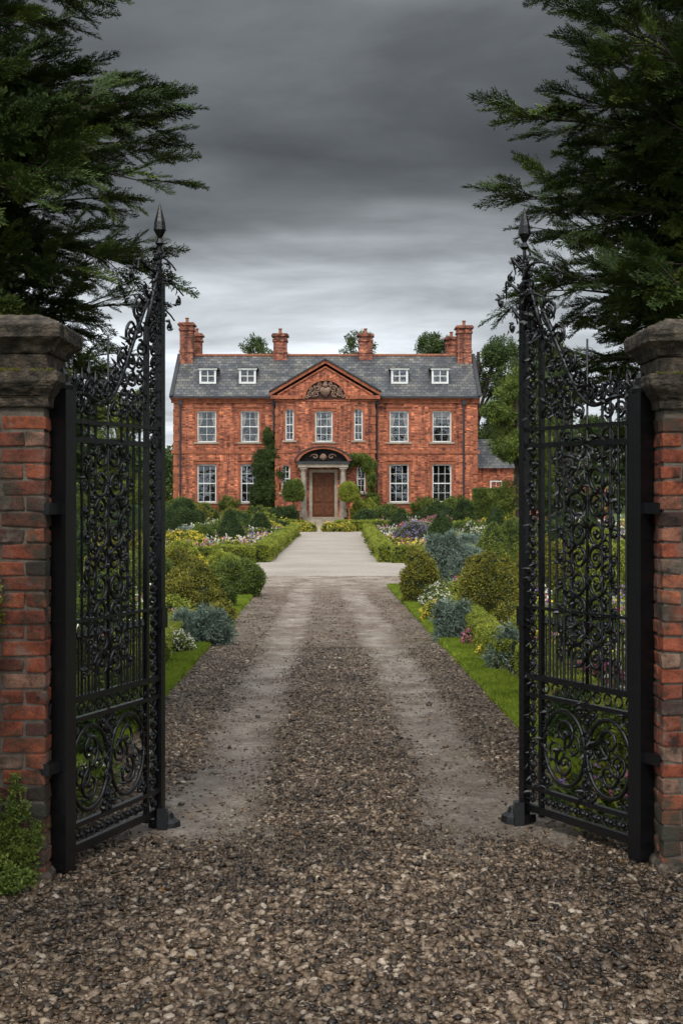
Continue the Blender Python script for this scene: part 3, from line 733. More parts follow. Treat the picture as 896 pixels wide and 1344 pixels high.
for a,b in ((xl-0.15,bx0-0.02),(bx1+0.02,xr+0.15)):
    trim.box(a,b,HY0-0.12,HY0+0.001,EV-0.38,EV-0.16); trim.box(a-0.05,b,HY0-0.28,HY0+0.001,EV-0.16,EV-0.02)
    lead.box(a-0.08,b,HY0-0.42,HY0-0.285,EV-0.08,EV+0.05)
    n=int((b-a)/0.28)
    for i in range(n): trim.box(a+0.1+i*0.28,a+0.22+i*0.28,HY0-0.2,HY0-0.122,EV-0.28,EV-0.163)
    trim.box(a,b,HY0-0.06,HY0+0.001,4.75,4.95)
trim.box(bx0-0.06,bx1+0.06,yb-0.06,yb+0.001,EV-0.30,EV-0.22)
trim.box(bx0-0.06,-3.15,yb-0.06,yb+0.001,4.75,4.95); trim.box(0.75,bx1+0.06,yb-0.06,yb+0.001,4.75,4.95)
trim.box(xl-0.06,bx0-0.02,HY0-0.08,HY0+0.001,0,0.7); trim.box(bx1+0.02,xr+0.06,HY0-0.08,HY0+0.001,0,0.7)
for j in range(14):
    z=0.72+j*0.54; w=0.42 if j%2 else 0.28
    if z+0.5<EV-0.4 and not 4.3<z<4.9:
        trim.box(xl-0.03,xl+w,HY0-0.03,HY0+0.001,z,z+0.46); trim.box(xr-w,xr+0.03,HY0-0.03,HY0+0.001,z,z+0.46)
        trim.box(bx0-0.03,bx0+w*0.8,yb-0.03,yb+0.001,z,z+0.46); trim.box(bx1-w*0.8,bx1+0.03,yb-0.03,yb+0.001,z,z+0.46)
ry,rz=94.3,11.6
slate.add([(xl-0.18,HY0-0.4,EV-0.02),(xr+0.18,HY0-0.4,EV-0.02),(xr+0.18,ry,rz),(xl-0.18,ry,rz),(xl-0.18,99,EV-0.02),(xr+0.18,99,EV-0.02)],[(0,1,2,3),(3,2,5,4)])
pots.tube([(xl-0.2,ry,rz+0.04),(xr+0.2,ry,rz+0.04)],[0.10,0.10],8)
for x0_,x1_ in ((xl-0.24,xl-0.0),(xr,xr+0.24)):
    v=[]
    for x in (x0_,x1_):
        v+=[(x,HY0-0.42,EV-0.02),(x,ry,rz+0.0),(x,ry,rz+0.16),(x,HY0-0.42,EV+0.14)]
    lead.add(v,[(0,1,2,3),(7,6,5,4),(3,2,6,7),(0,3,7,4)])
for a,b in ((262,284),(314,336),(513,535),(566,588)):
    z0=9.42; yd=91.0; x0=(a-448)/19.75; x1=(b-448)/19.75; z1=10.45
    frames.box(x0,x0+0.13,yd,yd+0.1,z0,z1); frames.box(x1-0.13,x1,yd,yd+0.1,z0,z1); frames.box(x0+.13,x1-.13,yd,yd+0.1,z0,z0+0.13); frames.box(x0+.13,x1-.13,yd,yd+0.1,z1-0.13,z1)
    xm=(x0+x1)/2; frames.box(xm-0.03,xm+0.03,yd+0.02,yd+0.08,z0+.13,z1-.13); zm=(z0+z1)/2; frames.box(x0+.13,x1-.13,yd+0.022,yd+0.078,zm-0.025,zm+0.025)
    glass.add([(x0+.05,yd+0.06,z0+.05),(x1-.05,yd+0.06,z0+.05),(x1-.05,yd+0.06,z1-.05),(x0+.05,yd+0.06,z1-.05)],[(0,1,2,3)])
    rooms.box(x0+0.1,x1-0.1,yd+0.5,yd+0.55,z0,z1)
    lead.box(x0+0.01,x0+0.06,yd+0.1,yd+1.7,z0-0.2,z1-0.02); lead.box(x1-0.06,x1-0.01,yd+0.1,yd+1.7,z0-0.2,z1-0.02)
    slate.box(x0-0.12,x1+0.12,yd-0.15,yd+1.9,z1,z1+0.10); frames.box(x0-0.08,x1+0.08,yd-0.10,yd-0.003,z1-0.10,z1-0.002)
def chimney(x0,x1,y0,y1,top,np_):
    chim.box(x0,x1,y0,y1,EV+1.0,top-0.55); chim.box(x0-0.07,x1+0.07,y0-0.07,y1+0.07,top-0.55,top-0.42); chim.box(x0-0.02,x1+0.02,y0-0.02,y1+0.02,top-0.42,top-0.2)
    chim.box(x0-0.14,x1+0.14,y0-0.14,y1+0.14,top-0.2,top-0.08); chim.box(x0-0.06,x1+0.06,y0-0.06,y1+0.06,top-0.08,top)
    chim.box(x0-0.05,x1+0.05,y0-0.05,y1+0.05,11.75,11.9)
    for i in range(np_):
        xx=x0+(x1-x0)*(i+0.5)/np_
        pots.lathe([(0.13,top),(0.15,top+0.05),(0.11,top+0.1),(0.10,top+0.30),(0.14,top+0.34),(0.14,top+0.38)],xx,(y0+y1)/2,10)
chimney(-11.0,-10.12,93.4,94.6,13.8,1); chimney(-10.45,-9.75,95.5,96.4,13.3,1)
chimney(-4.65,-3.75,93.8,94.8,13.1,1); chimney(1.2,2.1,93.8,94.8,13.1,1)
chimney(7.25,8.0,94.9,95.9,13.0,1); chimney(7.9,8.85,93.4,94.6,13.6,1)
for x,y in ((hx(237),HY0-0.14),(bx1+0.12,HY0-0.14),(hx(608),HY0-0.14),(bx0-0.12,HY0-0.14)):
    lead.tube([(x,y,0),(x,y,EV-0.25)],[0.065,0.065],8); lead.box(x-0.13,x+0.13,y-0.1,y+0.1,EV-0.5,EV-0.22)
dc=-1.175
for i in range(4):
    stone.box(dc-1.7+0.12*i,dc+1.7-0.12*i,yb-2.0+0.32*i,yb,0.15*i,0.15*(i+1))
zt=0.6
for s in (-1,1):
    x=dc+s*1.28
    for yy in (yb-0.75,):
        stone.box(x-0.24,x+0.24,yy-0.24,yy+0.24,zt,zt+0.35)
        stone.lathe([(0.21,zt+.35),(0.21,zt+.42),(0.175,zt+.47),(0.175,zt+1.2),(0.15,3.55),(0.19,3.6),(0.21,3.7)],x,yy,14)
        stone.box(x-0.24,x+0.24,yy-0.24,yy+0.24,3.7,3.82)
    stone.box(x-0.2,x+0.2,yb-0.10,yb+0.001,zt,3.82)
stone.box(dc-1.62,dc+1.62,yb-1.05,yb,3.82,4.05); lead.box(dc-1.72,dc+1.72,yb-1.15,yb,4.05,4.2)
def hood(ro,ri,z0,y0,y1,mb):
    for k in range(16):
        a0=math.radians(12)+math.radians(156)*k/16; a1=math.radians(12)+math.radians(156)*(k+1)/16
        mb.prism([(dc+ri*math.cos(a0),z0+ri*0.62*math.sin(a0)),(dc+ro*math.cos(a0),z0+ro*0.62*math.sin(a0)),(dc+ro*math.cos(a1),z0+ro*0.62*math.sin(a1)),(dc+ri*math.cos(a1),z0+ri*0.62*math.sin(a1))],y0,y1)
hood(1.85,1.62,4.0,yb-1.2,yb,trim); hood(1.93,1.852,4.0,yb-1.28,yb,lead)
rooms.prism([(dc+1.55*math.cos(a),4.205+1.5*0.6*max(0,math.sin(a)-0.0)) for a in np.linspace(0.0,math.pi,16)],yb-0.75,yb-0.7)
cvo=MB(); cvo.lathe([(0,4.25),(0.2,4.35),(0.24,4.5),(0.15,4.65),(0,4.72)],dc,yb-0.95,10)
for s in (-1,1):
    pts=[(dc+s*(0.55+0.28*(1-t)*math.cos(t*8)),yb-0.9,4.5+0.2*(1-t)*math.sin(t*8)) for t in np.linspace(0,1,14)]; cvo.tube(pts,[0.05]*14,5)
cvo.build('porch_crest',M_carve,house,True)
stone.box(dc-0.92,dc-0.72,yb-0.04,yb+0.15,zt,3.5); stone.box(dc+0.72,dc+0.92,yb-0.04,yb+0.15,zt,3.5); stone.box(dc-0.92,dc+0.92,yb-0.045,yb+0.15,3.5,3.7)
wood.box(dc-0.72,dc+0.72,yb+0.1,yb+0.16,zt,3.5)
for s in (-1,1):
    for z0,z1 in ((0.75,1.45),(1.6,2.5),(2.65,3.3)):
        wood.box(dc+s*0.36-0.24,dc+s*0.36+0.24,yb+0.055,yb+0.099,z0,z1)
lead.box(dc+0.06,dc+0.10,yb+0.03,yb+0.099,1.9,2.0); lead.box(dc-0.015,dc+0.015,yb+0.085,yb+0.099,zt,3.45)
walls.box(xr+0.02,11.6,92.5,98,0,3.9); slate.add([(xr+0.02,92.2,3.85),(11.9,92.2,3.85),(11.9,95,5.9),(xr+0.02,95,5.9)],[(0,1,2,3)]); slate.add([(11.9,92.2,3.85),(11.9,98.2,3.85),(11.9,95,5.9)],[(0,1,2)])
walls.box(11.62,18,93,93.3,0,2.6); stone.box(11.62,18,92.95,93.35,2.6,2.72)
window(10.0,10.8,1.3,3.0,92.32,2,2,curtain=0,surround=False)
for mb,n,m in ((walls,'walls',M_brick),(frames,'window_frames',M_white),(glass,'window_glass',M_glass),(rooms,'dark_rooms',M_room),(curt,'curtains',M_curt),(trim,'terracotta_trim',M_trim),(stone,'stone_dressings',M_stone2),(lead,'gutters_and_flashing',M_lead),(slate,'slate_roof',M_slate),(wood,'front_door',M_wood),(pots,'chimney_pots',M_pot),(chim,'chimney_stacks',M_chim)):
    mb.build(n,m,house)

# ---------------------------------------------------------------- plants
def dome(name,x,y,rx,ry,h,key,dens,s0,s1,cone=0.0,amp=0.12,core=None):
    bm=bmesh.new(); bmesh.ops.create_icosphere(bm,subdivisions=4,radius=1)
    off=Vector((U(0,99),U(0,99),U(0,99)))
    for v in bm.verts:
        c=v.co.copy(); k=1+amp*noise.noise(c*1.7+off)+amp*0.6*noise.noise(c*4+off)
        z=(c.z*0.5+0.5)
        if cone>0:
            rad=math.hypot(c.x,c.y); tap=(1-z)**0.75*1.35*(1 if z>0.12 else z/0.12*0.3+0.7)
            a=math.atan2(c.y,c.x); rr=tap if rad>1e-4 else 0
            co=Vector((rx*math.cos(a)*rr*k,ry*math.sin(a)*rr*k,h*z))
        else:
            co=Vector((c.x*rx*k,c.y*ry*k,(c.z*0.62+0.38)*h*k))
        co.z=max(co.z,0.0); v.co=co
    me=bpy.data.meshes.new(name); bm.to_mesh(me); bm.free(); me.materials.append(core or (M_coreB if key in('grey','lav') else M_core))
    o=bpy.data.objects.new(name,me); o.location=(x,y,0.02); ROOT.objects.link(o); leafy(o,key,dens,s0,s1); return o
def plant(px,py,w,h,key,name='round_shrub',cone=0,amp=0.25):
    if key in('grey',): amp=0.6
    x,y=gp(px,py); m=y/F; rx=w*m*0.5; hh=h*m
    s=0.045+0.0014*y
    if key=='grey': s*=1.25
    dome(name,x,y+rx*0.6,rx*0.94,rx*0.94,hh*0.95,key,min(420,1.6/(s*s)),s*0.6,s*1.35,cone,amp)
def hedge(x0,x1,y0,y1,h,key='box',name='box_hedge',s=0.06,dens=300):
    bm=bmesh.new(); mb=MB(); mb.box(x0,x1,y0,y1,0,h); 
    me=bpy.data.meshes.new(name); me.from_pydata(mb.v,[],mb.f); bm.from_mesh(me)
    long_=max(x1-x0,y1-y0); cuts=min(80,max(6,int(long_/0.3)))
    ed=[e for e in bm.edges if (e.verts[0].co-e.verts[1].co).length>0.9*long_]
    bmesh.ops.subdivide_edges(bm,edges=ed,cuts=cuts,use_grid_fill=True)
    for v in bm.verts:
        n=0.07*noise.noise(v.co*1.9); v.co.z=max(0,v.co.z+(n*1.2 if v.co.z>0.05 else 0)); v.co.x+=0.05*noise.noise(v.co*2.3+Vector((5,5,5)))
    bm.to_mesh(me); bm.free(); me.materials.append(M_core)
    o=bpy.data.objects.new(name,me); ROOT.objects.link(o); leafy(o,key,dens,s*0.7,s*1.2); return o
def verge(fx0,fx1,y0,y1,name):
    n=80; v=[];f=[]
    for i in range(n+1):
        y=y0+(y1-y0)*i/n; a=fx0(y); b=fx1(y); v+=[(a,y,0.05),(b,y,0.05),(a,y,0.0),(b,y,0.0)]
    for i in range(n):
        a=i*4; f+=[(a,a+1,a+5,a+4),(a+2,a,a+4,a+6),(a+1,a+3,a+7,a+5)]
    me=bpy.data.meshes.new(name); me.from_pydata(v,[],f); me.materials.append(M_grassground)
    o=bpy.data.objects.new(name,me); ROOT.objects.link(o); leafy(o,'grass',1300,0.03,0.06,'up'); return o
verge(lambda y:-2.16,lambda y:edgeL(y),9.6,30,'grass_verge'); verge(lambda y:edgeR(y),lambda y:edgeR(y)+0.38,9.6,30,'grass_verge')
def bed(x0,x1,y0,y1,dens,s0,s1,z=0.04,key='bed'):
    mb=MB(); mb.box(x0,x1,y0,y1,0,z); o=mb.build('flower_bed',M_soil); leafy(o,key,dens,s0,s1,'up'); return o
bed(-9,-1.75,8.0,9.55,16,0.3,0.55); bed(1.62,9,8.0,9.55,16,0.3,0.55)
bed(-9,-2.5,9.56,20,9,0.4,0.8); bed(-9,-2.75,20,29.5,8,0.5,0.9); bed(2.3,9,9.56,20,9,0.4,0.8); bed(2.1,9,20,29.5,8,0.5,0.9)
bed(-14,-2.65,41.5,70,4,0.7,1.1); bed(1.6,13,41.5,70,4,0.7,1.1)
bed(-14,-3.6,80,89.3,3.5,0.8,1.4); bed(1.3,10,80,89.3,3.5,0.8,1.4)
bed(-30,-9.2,12,80,0.8,0.8,1.8,0.03); bed(9.2,30,12,80,0.8,0.8,1.8,0.03)
hedge(-2.40,-2.12,9.6,19.5,0.34,key='lime',s=0.05,dens=420)
hedge(1.95,2.22,9.6,15.2,0.36,key='lime',s=0.05,dens=420); hedge(1.72,2.0,15.3,22,0.38,key='lime',s=0.05,dens=420)
hedge(-2.60,-2.2,41.0,70,0.5,s=0.10,dens=150,key='lime'); hedge(-9,-2.61,40.6,41.1,0.45,s=0.10,dens=150,key='lime')
hedge(1.15,1.5,41.0,70,0.5,s=0.10,dens=150,key='lime'); hedge(1.52,9,40.6,41.1,0.45,s=0.10,dens=150,key='lime')
hedge(-5.2,-2.1,76,77,0.55,s=0.13,dens=100,key='lime'); hedge(-0.3,3.0,76,77,0.55,s=0.13,dens=100,key='lime')
hedge(-6,-2.3,58,58.6,0.5,s=0.13,dens=100,key='box'); hedge(1.6,6.0,58,58.6,0.5,s=0.13,dens=100,key='box')
# left planting
plant(306,784,78,50,'box'); plant(246,806,84,62,'olive'); plant(258,848,70,38,'grey','lavender_bush'); plant(232,775,70,52,'olive'); plant(288,752,44,26,'lime')
plant(222,832,50,46,'lime'); plant(276,802,60,42,'box'); plant(228,862,44,30,'whitefl','flowering_shrub'); plant(287,818,36,26,'olive'); plant(290,830,30,22,'box')
plant(264,722,36,32,'box'); plant(340,706,34,36,'dark','topiary_cone',1,0.04); plant(250,765,50,30,'yellowfl','flowering_shrub'); plant(282,770,30,22,'pinkfl','flowering_shrub')
plant(240,700,56,42,'dark'); plant(236,742,50,28,'lime'); 
plant(190,800,80,80,'box'); plant(130,850,90,100,'box'); plant(150,790,90,90,'olive'); plant(100,780,90,90,'dark'); plant(175,880,80,60,'lime'); plant(110,930,90,90,'olive')
plant(170,740,80,70,'dark'); plant(110,730,90,80,'box'); plant(150,960,80,70,'box'); plant(110,1000,70,70,'dark')
# right planting
plant(645,828,78,102,'olive'); plant(552,794,46,70,'olive'); plant(597,775,64,66,'grey','silver_shrub'); plant(648,757,54,74,'box','topiary_cone',1,0.04)
plant(592,842,36,46,'grey','lavender_bush'); plant(636,852,46,28,'pinkfl','flowering_shrub'); plant(614,838,30,26,'pinkfl','flowering_shrub'); plant(667,884,40,48,'grey','lavender_bush')
plant(572,802,36,30,'whitefl','flowering_shrub'); plant(608,800,34,36,'lime'); plant(668,840,36,50,'olive'); plant(650,868,36,30,'yellowfl','flowering_shrub'); plant(570,818,26,26,'yellowfl','flowering_shrub')
plant(573,722,32,38,'dark','topiary_cone',1,0.04); plant(525,701,30,34,'dark','topiary_cone',1,0.04); plant(592,694,32,40,'box'); plant(610,700,28,40,'dark')
plant(615,735,44,30,'grey'); plant(690,740,60,60,'box'); plant(720,800,90,90,'olive'); plant(770,860,90,90,'box'); plant(740,760,90,80,'dark'); plant(800,800,90,100,'lime'); plant(700,860,60,60,'lime'); plant(780,930,80,60,'pinkfl','flowering_shrub')
plant(720,900,60,50,'box'); plant(760,980,80,70,'dark'); plant(800,1010,70,70,'box'); plant(735,950,50,40,'olive')
for i in range(85):
    sd=random.choice((-1,1)); y=U(43,69); x=U(-12,-3.1) if sd<0 else U(2.1,11)
    r=U(0.3,0.8); s=0.13
    dome('round_shrub',x,y,r,r,r*U(0.8,1.3),random.choice(['box','lime','box','olive','grey','whitefl','pinkfl','box','dark','yellowfl','purplefl']),75,s*0.7,s*1.3,amp=0.3)
for x,y in ((-4.2,52),(-7.5,60),(3.6,49),(6.5,58),(-9.5,50),(9,50)): dome('topiary_cone',x,y,0.5,0.5,1.5,'dark',110,0.08,0.14,1,0.04)
for i in range(44):
    x=U(-11,8.8)
    if -3.4<x<1.0: continue
    y=U(80.5,88.8); r=U(0.45,0.95); dome('round_shrub',x,y,r,r,r*U(1.0,1.8),random.choice(['box','lime','box','olive','dark','box','dark']),45,0.12,0.24,amp=0.35)
for x in (-2.6,-1.9,-0.6,0.2): dome('flowering_shrub',x,75.3+0.1*R(),0.5,0.4,0.45,'yellowfl',60,0.09,0.16)
for px in (632,647,664):
    x,y=gp(px,694)
    hedge(x-0.42,x+0.42,y,y+0.9,2.35 if px<660 else 2.0,key='box' if px<660 else 'lime',name='clipped_hedge_column',s=0.14,dens=90)

def tube_tree_trunk(mb,x,y,h,r): 
    pts=[Vector((x+0.15*math.sin(t*3+x)*t,y+0.1*math.sin(t*4)*t,h*t)) for t in np.linspace(0,1,8)]; mb.tube(pts,[r*(1-0.75*t)+0.01 for t in np.linspace(0,1,8)],8); return pts
for px,key,rr in ((385,'box',0.62),(458,'lime',0.56)):
    x=(px-448)/F*87.2; e=empty('standard_bay_tree',(0,0,0))
    mb=MB(); mb.tube([(x,87.2,0),(x,87.2,1.9)],[0.06,0.05],6); mb.lathe([(0.25,0.02),(0.32,0.45),(0.34,0.5)],x,87.2,10); o=mb.build('trunk_and_pot',M_pot,e)
    o=dome('clipped_crown',x,87.2,rr,rr,rr*1.9,key,120,0.10,0.20,amp=0.2); o.location=(x,87.2,1.75); o.parent=e
def climber(blobs,y,key,n,seed,base):
    random.seed(seed); e=empty('climbing_wall_shrub'); mb=MB()
    pts=[];rots=[];sc=[]
    tot=sum(b[2]*b[3] for b in blobs)
    for bx,bz,rx,rz in blobs:
        mb.tube([(base,y-0.1,0),((base+bx)/2,y-0.12,bz*0.5),(bx,y-0.15,bz)],[0.05,0.035,0.015],5)
        for i in range(int(n*rx*rz/tot)):
            a=U(0,6.28); r=R()**0.5*(1+0.45*noise.noise(Vector((math.cos(a)*2,math.sin(a)*2,bx+seed))))
            dep=0.15+0.6*(1-min(r,1)**2)*R()
            pts.append((bx+rx*r*math.cos(a),y-dep,max(0.1,bz+rz*r*math.sin(a)))); rots.append((U(0,6),U(0,6),U(0,6))); sc.append(U(0.09,0.24))
    mb.build('stems',M_bark,e); scatter('leaves',pts,rots,sc,key,e)
P=lambda px,py,rx,ry:(hx(px),hz(py),rx/20,ry/20)
climber([P(354,642,22,24),P(345,612,14,20),P(360,594,13,20),P(352,572,7,12),P(368,622,10,16),P(338,650,10,14)],HY0-0.02,'tree',1900,3,hx(352))
climber([P(468,602,16,7),P(482,610,10,9),P(487,628,5,16),P(458,608,8,5)],yb-0.02,'box',420,5,hx(487))
climber([P(488,657,9,12),P(472,664,9,8)],yb-0.05,'box',220,8,hx(486))
climber([P(556,662,18,10),P(604,664,12,12),P(246,664,14,10),P(300,660,14,9)],HY0-0.1,'box',420,18,hx(556))

def tree(name,x,y,h,cr,key='tree',base=0.25,n=1100,s=0.45,seed=1,trunk=True):
    random.seed(seed); e=empty(name,(0,0,0)); mb=MB(); tp=tube_tree_trunk(mb,x,y,h*0.85,0.03*h)
    blobs=[]
    for i in range(17):
        a=U(0,6.28); t=U(base,0.95); rr=cr*U(0.25,0.85)*(1-0.5*abs(t-0.5)); c=Vector((x+rr*math.cos(a),y+rr*math.sin(a),h*t)); blobs.append((c,cr*U(0.22,0.45)))
        mb.tube([tp[min(6,int(t*6))],(tp[min(6,int(t*6))]+c)/2+Vector((0,0,0.2)),c],[0.012*h,0.007*h,0.003*h],5)
    mb.build('trunk_and_limbs',M_bark,e)
    pts=[];rots=[];sc=[]
    for i in range(n):
        c,r=random.choice(blobs); d=rdir(); p=c+Vector((d.x,d.y,d.z*0.8))*r*U(0.4,1.15)**0.6
        if p.z<0.2: continue
        pts.append(p); rots.append((U(0,6.28),U(0,6.28),U(0,6.28))); sc.append(s*U(0.45,1.1))
    scatter('leaves',pts,rots,sc,key,e); return e
tree('unseen_shade_tree',hx(622)*1.2,106,15.4,4.2,seed=4,n=2200,s=0.42); tree('unseen_shade_tree',14.5,100,13.4,4.2,seed=5,n=2200,s=0.42)
tree('unseen_shade_tree',-6.2,110,15.8,2.6,seed=6,n=800,s=0.36); tree('unseen_shade_tree',2.8,112,15.4,4.5,seed=7,n=1300,s=0.4); tree('unseen_shade_tree',8.2,112,15.2,3,seed=17,n=900,s=0.4)
tree('unseen_shade_tree',8.3,64,8.0,2.0,seed=8,n=2200,s=0.24,base=0.15,key='box'); tree('unseen_shade_tree',12.0,74,10,3,seed=9,n=1700,s=0.33,base=0.1)
tree('unseen_shade_tree',-15.5,96,9.5,3.6,seed=10,n=1500,s=0.42,base=0.1,key='box'); tree('unseen_shade_tree',-15,72,7.0,2.8,seed=12,n=1300,s=0.33,base=0.1)
tree('unseen_shade_tree',15,56,10,3.4,seed=13,n=1600,s=0.33,base=0.08); tree('unseen_shade_tree',-11,44,5.0,2.2,seed=14,n=1400,s=0.23,base=0.08,key='box'); tree('unseen_shade_tree',-9.5,30,3.8,1.8,seed=15,n=1400,s=0.18,base=0.08)
tree('unseen_shade_tree',9.5,32,6,2.2,seed=16,n=1700,s=0.2,base=0.08,key='box')
random.seed(77)
pts=[];rots=[];sc=[]
for i in range(6000):
    a=U(-1,1); y=U(150,200); x=a*110; hh=8+4*noise.noise(Vector((x*0.05,0,0)))+2*noise.noise(Vector((x*0.2,3,0)))
    z=hh*R()**0.6*(0.8+0.2*(y-150)/50); pts.append((x,y,z)); rots.append((U(0,6),U(0,6),U(0,6))); sc.append(U(0.8,1.7))
scatter('distant_trees',pts,rots,sc,'tree')

# ---------------------------------------------------------------- near conifers
def conifer(x,y,Ht,reach,seed,nb,side,hmin=1.9):
    random.seed(seed); e=empty('conifer_tree',(0,0,0)); mb=MB()
    mb.tube([(x,y,0),(x+0.05,y,Ht*0.4),(x,y+0.1,Ht*0.75),(x,y,Ht)],[0.22,0.17,0.09,0.02],10)
    pts=[];rots=[];sc=[]; ip=[];ir=[];isc=[]
    def frond(p,d,s):
        d=d.normalized(); upv=Vector((U(-.8,.8),U(-.8,.8),1)).normalized(); yv=upv.cross(d)
        if yv.length<1e-3: return
        yv.normalize(); zv=d.cross(yv); m=Matrix((d,yv,zv)).transposed(); eu=m.to_euler()
        pts.append(p); rots.append(tuple(eu)); sc.append(s)
    for b in range(nb):
        h=hmin+(Ht-hmin-0.1)*((b+R())/nb)**1.2
        if b%12==0: h=U(0.6,hmin)
        az=U(0,2*math.pi) if R()<0.18 else (math.pi if side>0 else 0)+U(-1.3,1.3)
        ln=reach(h)*(1-0.38*R()**1.3); d=Vector((math.cos(az),math.sin(az),0)); rise=U(0.0,0.6)
        O=Vector((x,y,h-ln*(rise*0.8-0.05)))
        P=lambda t:O+d*ln*t+Vector((0,0,ln*(rise*t+0.12*t-0.20*t*t*t)))
        ts=np.linspace(0,1,9); mb.tube([P(t) for t in ts],[0.030*(1-t)+0.004 for t in ts],5)
        t=0.32; k=1
        while t<1.0:
            p=P(t); tang=(P(min(1,t+0.05))-P(t-0.05)).normalized(); sl=(0.16+0.30*(1-t))*ln*0.62*U(0.7,1.2)
            roll=U(0,6.28); side_v=tang.cross(Vector((0,0,1))).normalized(); upv=side_v.cross(tang)
            perp=side_v*math.cos(roll)*1.0+upv*math.sin(roll)*0.75
            a=math.radians(U(22,50)); sd=(tang*math.cos(a)+perp*math.sin(a)+Vector((0,0,0.10))).normalized()
            mb.tube([p,p+sd*sl],[0.007,0.003],4)
            q=0.1
            while q<1.0:
                pp=p+sd*sl*q; dd=sd+rdir()*0.38
                frond(pp,dd,U(0.17,0.34)); q+=0.125/sl
            frond(p+sd*sl*0.9,sd+tang*0.4,U(0.22,0.38))
            t+=0.125/ln; k=-k
        frond(P(0.97),P(1)-P(0.9),U(0.3,0.45))
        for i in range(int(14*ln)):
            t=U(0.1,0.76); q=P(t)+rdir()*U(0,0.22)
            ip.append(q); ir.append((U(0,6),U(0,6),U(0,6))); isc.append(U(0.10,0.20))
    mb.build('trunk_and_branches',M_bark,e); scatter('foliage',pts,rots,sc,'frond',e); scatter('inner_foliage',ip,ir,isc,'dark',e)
    print('fronds',len(pts)); return e
def lerp(tab,h):
    for (a,b),(c_,d) in zip(tab,tab[1:]):
        if h<=c_: return b+(d-b)*(h-a)/(c_-a)
    return tab[-1][1]
tabL=[(0,1.8),(2.2,1.9),(2.7,2.1),(3.1,2.3),(3.6,2.45),(4.2,2.72),(4.7,2.75),(5.0,2.45),(5.6,2.2),(7,1.7),(9,0.3)]
tabR=[(0,1.5),(2.0,1.75),(2.6,2.15),(3.1,2.6),(4.1,3.0),(5.0,2.85),(5.6,2.65),(7,1.9),(9,0.3)]
conifer(-4.0,10.2,8.6,lambda h:lerp(tabL,h),21,175,-1)
conifer(4.15,10.4,8.8,lambda h:lerp(tabR,h),22,185,1)
tree('unseen_shade_tree',-5.3,1.5,8.2,3.4,seed=31,n=1400,s=0.45,base=0.25,key='dark'); tree('unseen_shade_tree',5.5,1.2,8.2,3.4,seed=32,n=1400,s=0.45,base=0.25,key='dark')  # unseen trees, added beside the camera to shade the foreground
random.seed(5)
def blobhedge(name,x0,x1,y0,y1,h,key,dens,s,amp=0.16):
    bm=bmesh.new(); bmesh.ops.create_cube(bm,size=1); bmesh.ops.subdivide_edges(bm,edges=list(bm.edges),cuts=12,use_grid_fill=True)
    for v in bm.verts:
        c=v.co; p=Vector(((x0+x1)/2+c.x*(x1-x0),(y0+y1)/2+c.y*(y1-y0),(c.z+.5)*h)); n=Vector((noise.noise(p*2.2),noise.noise(p*2.2+Vector((9,0,0))),noise.noise(p*2.2+Vector((0,9,0)))))*amp
        v.co=p+n; v.co.z=max(0,v.co.z)
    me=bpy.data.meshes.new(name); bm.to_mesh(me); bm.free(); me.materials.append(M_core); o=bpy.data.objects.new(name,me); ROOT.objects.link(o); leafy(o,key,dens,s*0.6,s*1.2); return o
blobhedge('ivy_plant',-2.25,-1.89,6.9,7.2,1.95,'olive',300,0.09)
# ivy trailing up the foot of the left pillar
e=empty('ivy_plant'); pts=[];rots=[];sc=[]; mb=MB()
for i in range(9):
    x0=U(-1.95,-1.62); top=U(0.25,0.85)*(1.25 if x0<-1.8 else 0.7); xx=x0; path=[]
    for t in np.linspace(0,1,12):
        xx+=U(-0.025,0.022); path.append((xx,7.075-0.012,top*t))
        for k in range(5 if t<0.6 else 3):
            pts.append((xx+U(-0.05,0.05),7.06-U(0,0.06),top*t+U(-0.03,0.03))); rots.append((U(0,6),U(0,6),U(0,6))); sc.append(U(0.025,0.055))
    mb.tube(path,[0.006]*12,5)
for i in range(160):
    pts.append((U(-2.05,-1.58),U(6.75,7.08),U(0.02,0.16)*R()+0.03)); rots.append((U(0,6),U(0,6),U(0,6))); sc.append(U(0.03,0.07))
mb.build('stems',M_bark,e); scatter('leaves',pts,rots,sc,'box',e)
blobhedge('boundary_hedge',-4.6,-2.02,7.3,7.9,1.7,'dark',260,0.08); blobhedge('boundary_hedge',2.2,4.8,7.5,8.1,1.6,'dark',260,0.08)

# ---------------------------------------------------------------- light
el=math.radians(46); az_from=Vector((-0.22,-1,0)).normalized()
sun=bpy.data.lights.new('sun','SUN'); sun.energy=1.45; sun.angle=math.radians(11); sun.color=(1,0.94,0.85)
so=bpy.data.objects.new('sun',sun); ROOT.objects.link(so)
dirv=-(az_from*math.cos(el)+Vector((0,0,math.sin(el)))); so.rotation_euler=dirv.to_track_quat('-Z','Y').to_euler(); so.location=(-20,-40,50)
w=bpy.data.worlds.new('World'); scene.world=w; w.use_nodes=True; nt=w.node_tree; bg=nt.nodes['Background']
sky=nt.nodes.new('ShaderNodeTexSky'); sky.sky_type='NISHITA'; sky.sun_disc=False; sky.sun_elevation=el; sky.sun_rotation=math.atan2(az_from.x,az_from.y)
tc=nt.nodes.new('ShaderNodeTexCoord'); sx=nt.nodes.new('ShaderNodeSeparateXYZ'); nt.links.new(tc.outputs['Generated'],sx.inputs[0])
den=mth(nt,'ADD',mth(nt,'MAXIMUM',sx.outputs[2],0.0),0.10)
cb=nt.nodes.new('ShaderNodeCombineXYZ'); nt.links.new(mth(nt,'DIVIDE',sx.outputs[0],den),cb.inputs[0]); nt.links.new(mth(nt,'DIVIDE',sx.outputs[1],den),cb.inputs[1])
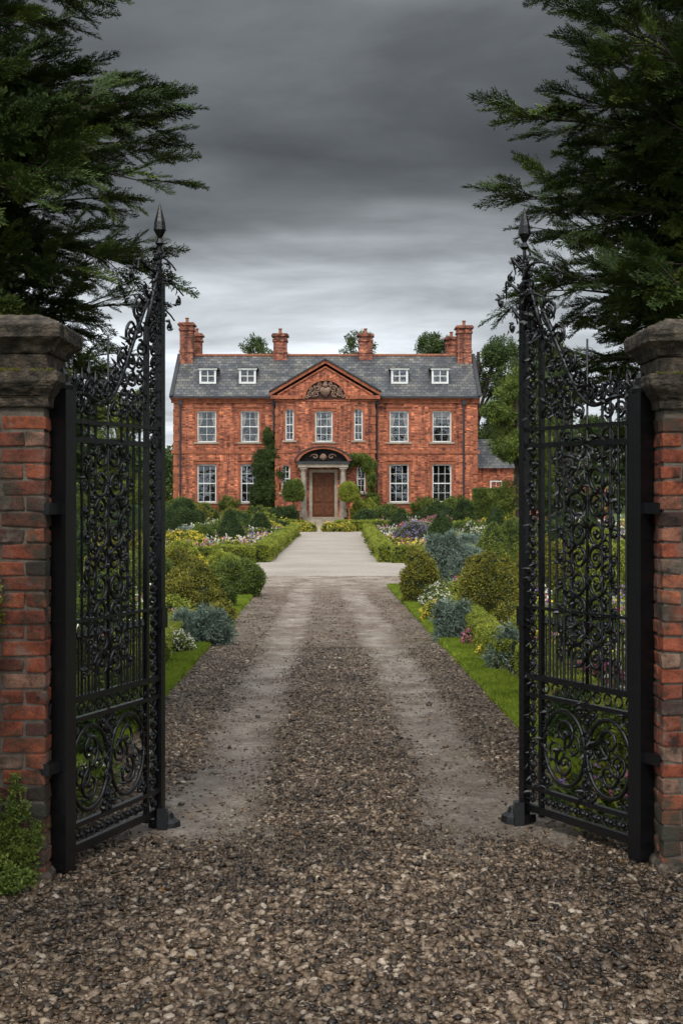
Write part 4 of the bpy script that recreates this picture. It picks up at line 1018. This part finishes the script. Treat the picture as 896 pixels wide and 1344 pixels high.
n1=tnoise(nt,0.55,5,cb.outputs[0],0.5); n1.inputs['Distortion'].default_value=0.5
mpb=nt.nodes.new('ShaderNodeMapping'); mpb.inputs['Location'].default_value=(3.3,1.7,0); nt.links.new(cb.outputs[0],mpb.inputs[0])
n2=tnoise(nt,1.1,6,mpb.outputs[0],0.54); n2.inputs['Distortion'].default_value=0.3
zz=mth(nt,'ADD',sx.outputs[2],mth(nt,'MULTIPLY',mth(nt,'SUBTRACT',n1.outputs[0],0.5),0.30))
zz=mth(nt,'ADD',zz,mth(nt,'MULTIPLY',sx.outputs[0],0.08))
def gcol(v): return (v*0.93,v*1.0,v*1.06)
r=ramp(nt,[(0.0,gcol(0.76)),(0.115,gcol(0.80)),(0.155,gcol(0.56)),(0.195,gcol(0.25)),(0.25,gcol(0.098)),(0.36,gcol(0.14)),(0.5,gcol(0.48)),(1.0,gcol(1.2))],zz)
var=ramp(nt,[(0.32,(0.52,)*3),(0.5,(0.95,)*3),(0.68,(1.6,)*3)],n2.outputs[0])
cl=mixc(nt,'MULTIPLY',1.0,r.outputs[0],var.outputs[0])
br=nt.nodes.new('ShaderNodeMapRange'); nt.links.new(sx.outputs[1],br.inputs[0]); br.inputs[1].default_value=0.3; br.inputs[2].default_value=-0.7; br.inputs[3].default_value=10.0; br.inputs[4].default_value=36.0
vm=nt.nodes.new('ShaderNodeVectorMath'); vm.operation='SCALE'; nt.links.new(cl,vm.inputs[0]); nt.links.new(br.outputs[0],vm.inputs['Scale'])
fin=mixc(nt,'MIX',0.97,sky.outputs[0],vm.outputs[0])
nt.links.new(fin,bg.inputs[0]); bg.inputs[1].default_value=0.1
# ---------------------------------------------------------------- camera
cam=bpy.data.cameras.new('camera'); co=bpy.data.objects.new('camera',cam); ROOT.objects.link(co)
cam.sensor_fit='VERTICAL'; cam.sensor_height=36; cam.sensor_width=24; cam.lens=F/1344*36; cam.shift_y=-22/1344
co.location=(0,0,H+0.02); co.rotation_euler=(math.radians(90),0,0); cam.clip_end=4000; cam.clip_start=0.1
scene.camera=co
scene.view_settings.view_transform='Standard'; scene.view_settings.look='None'; scene.view_settings.exposure=0
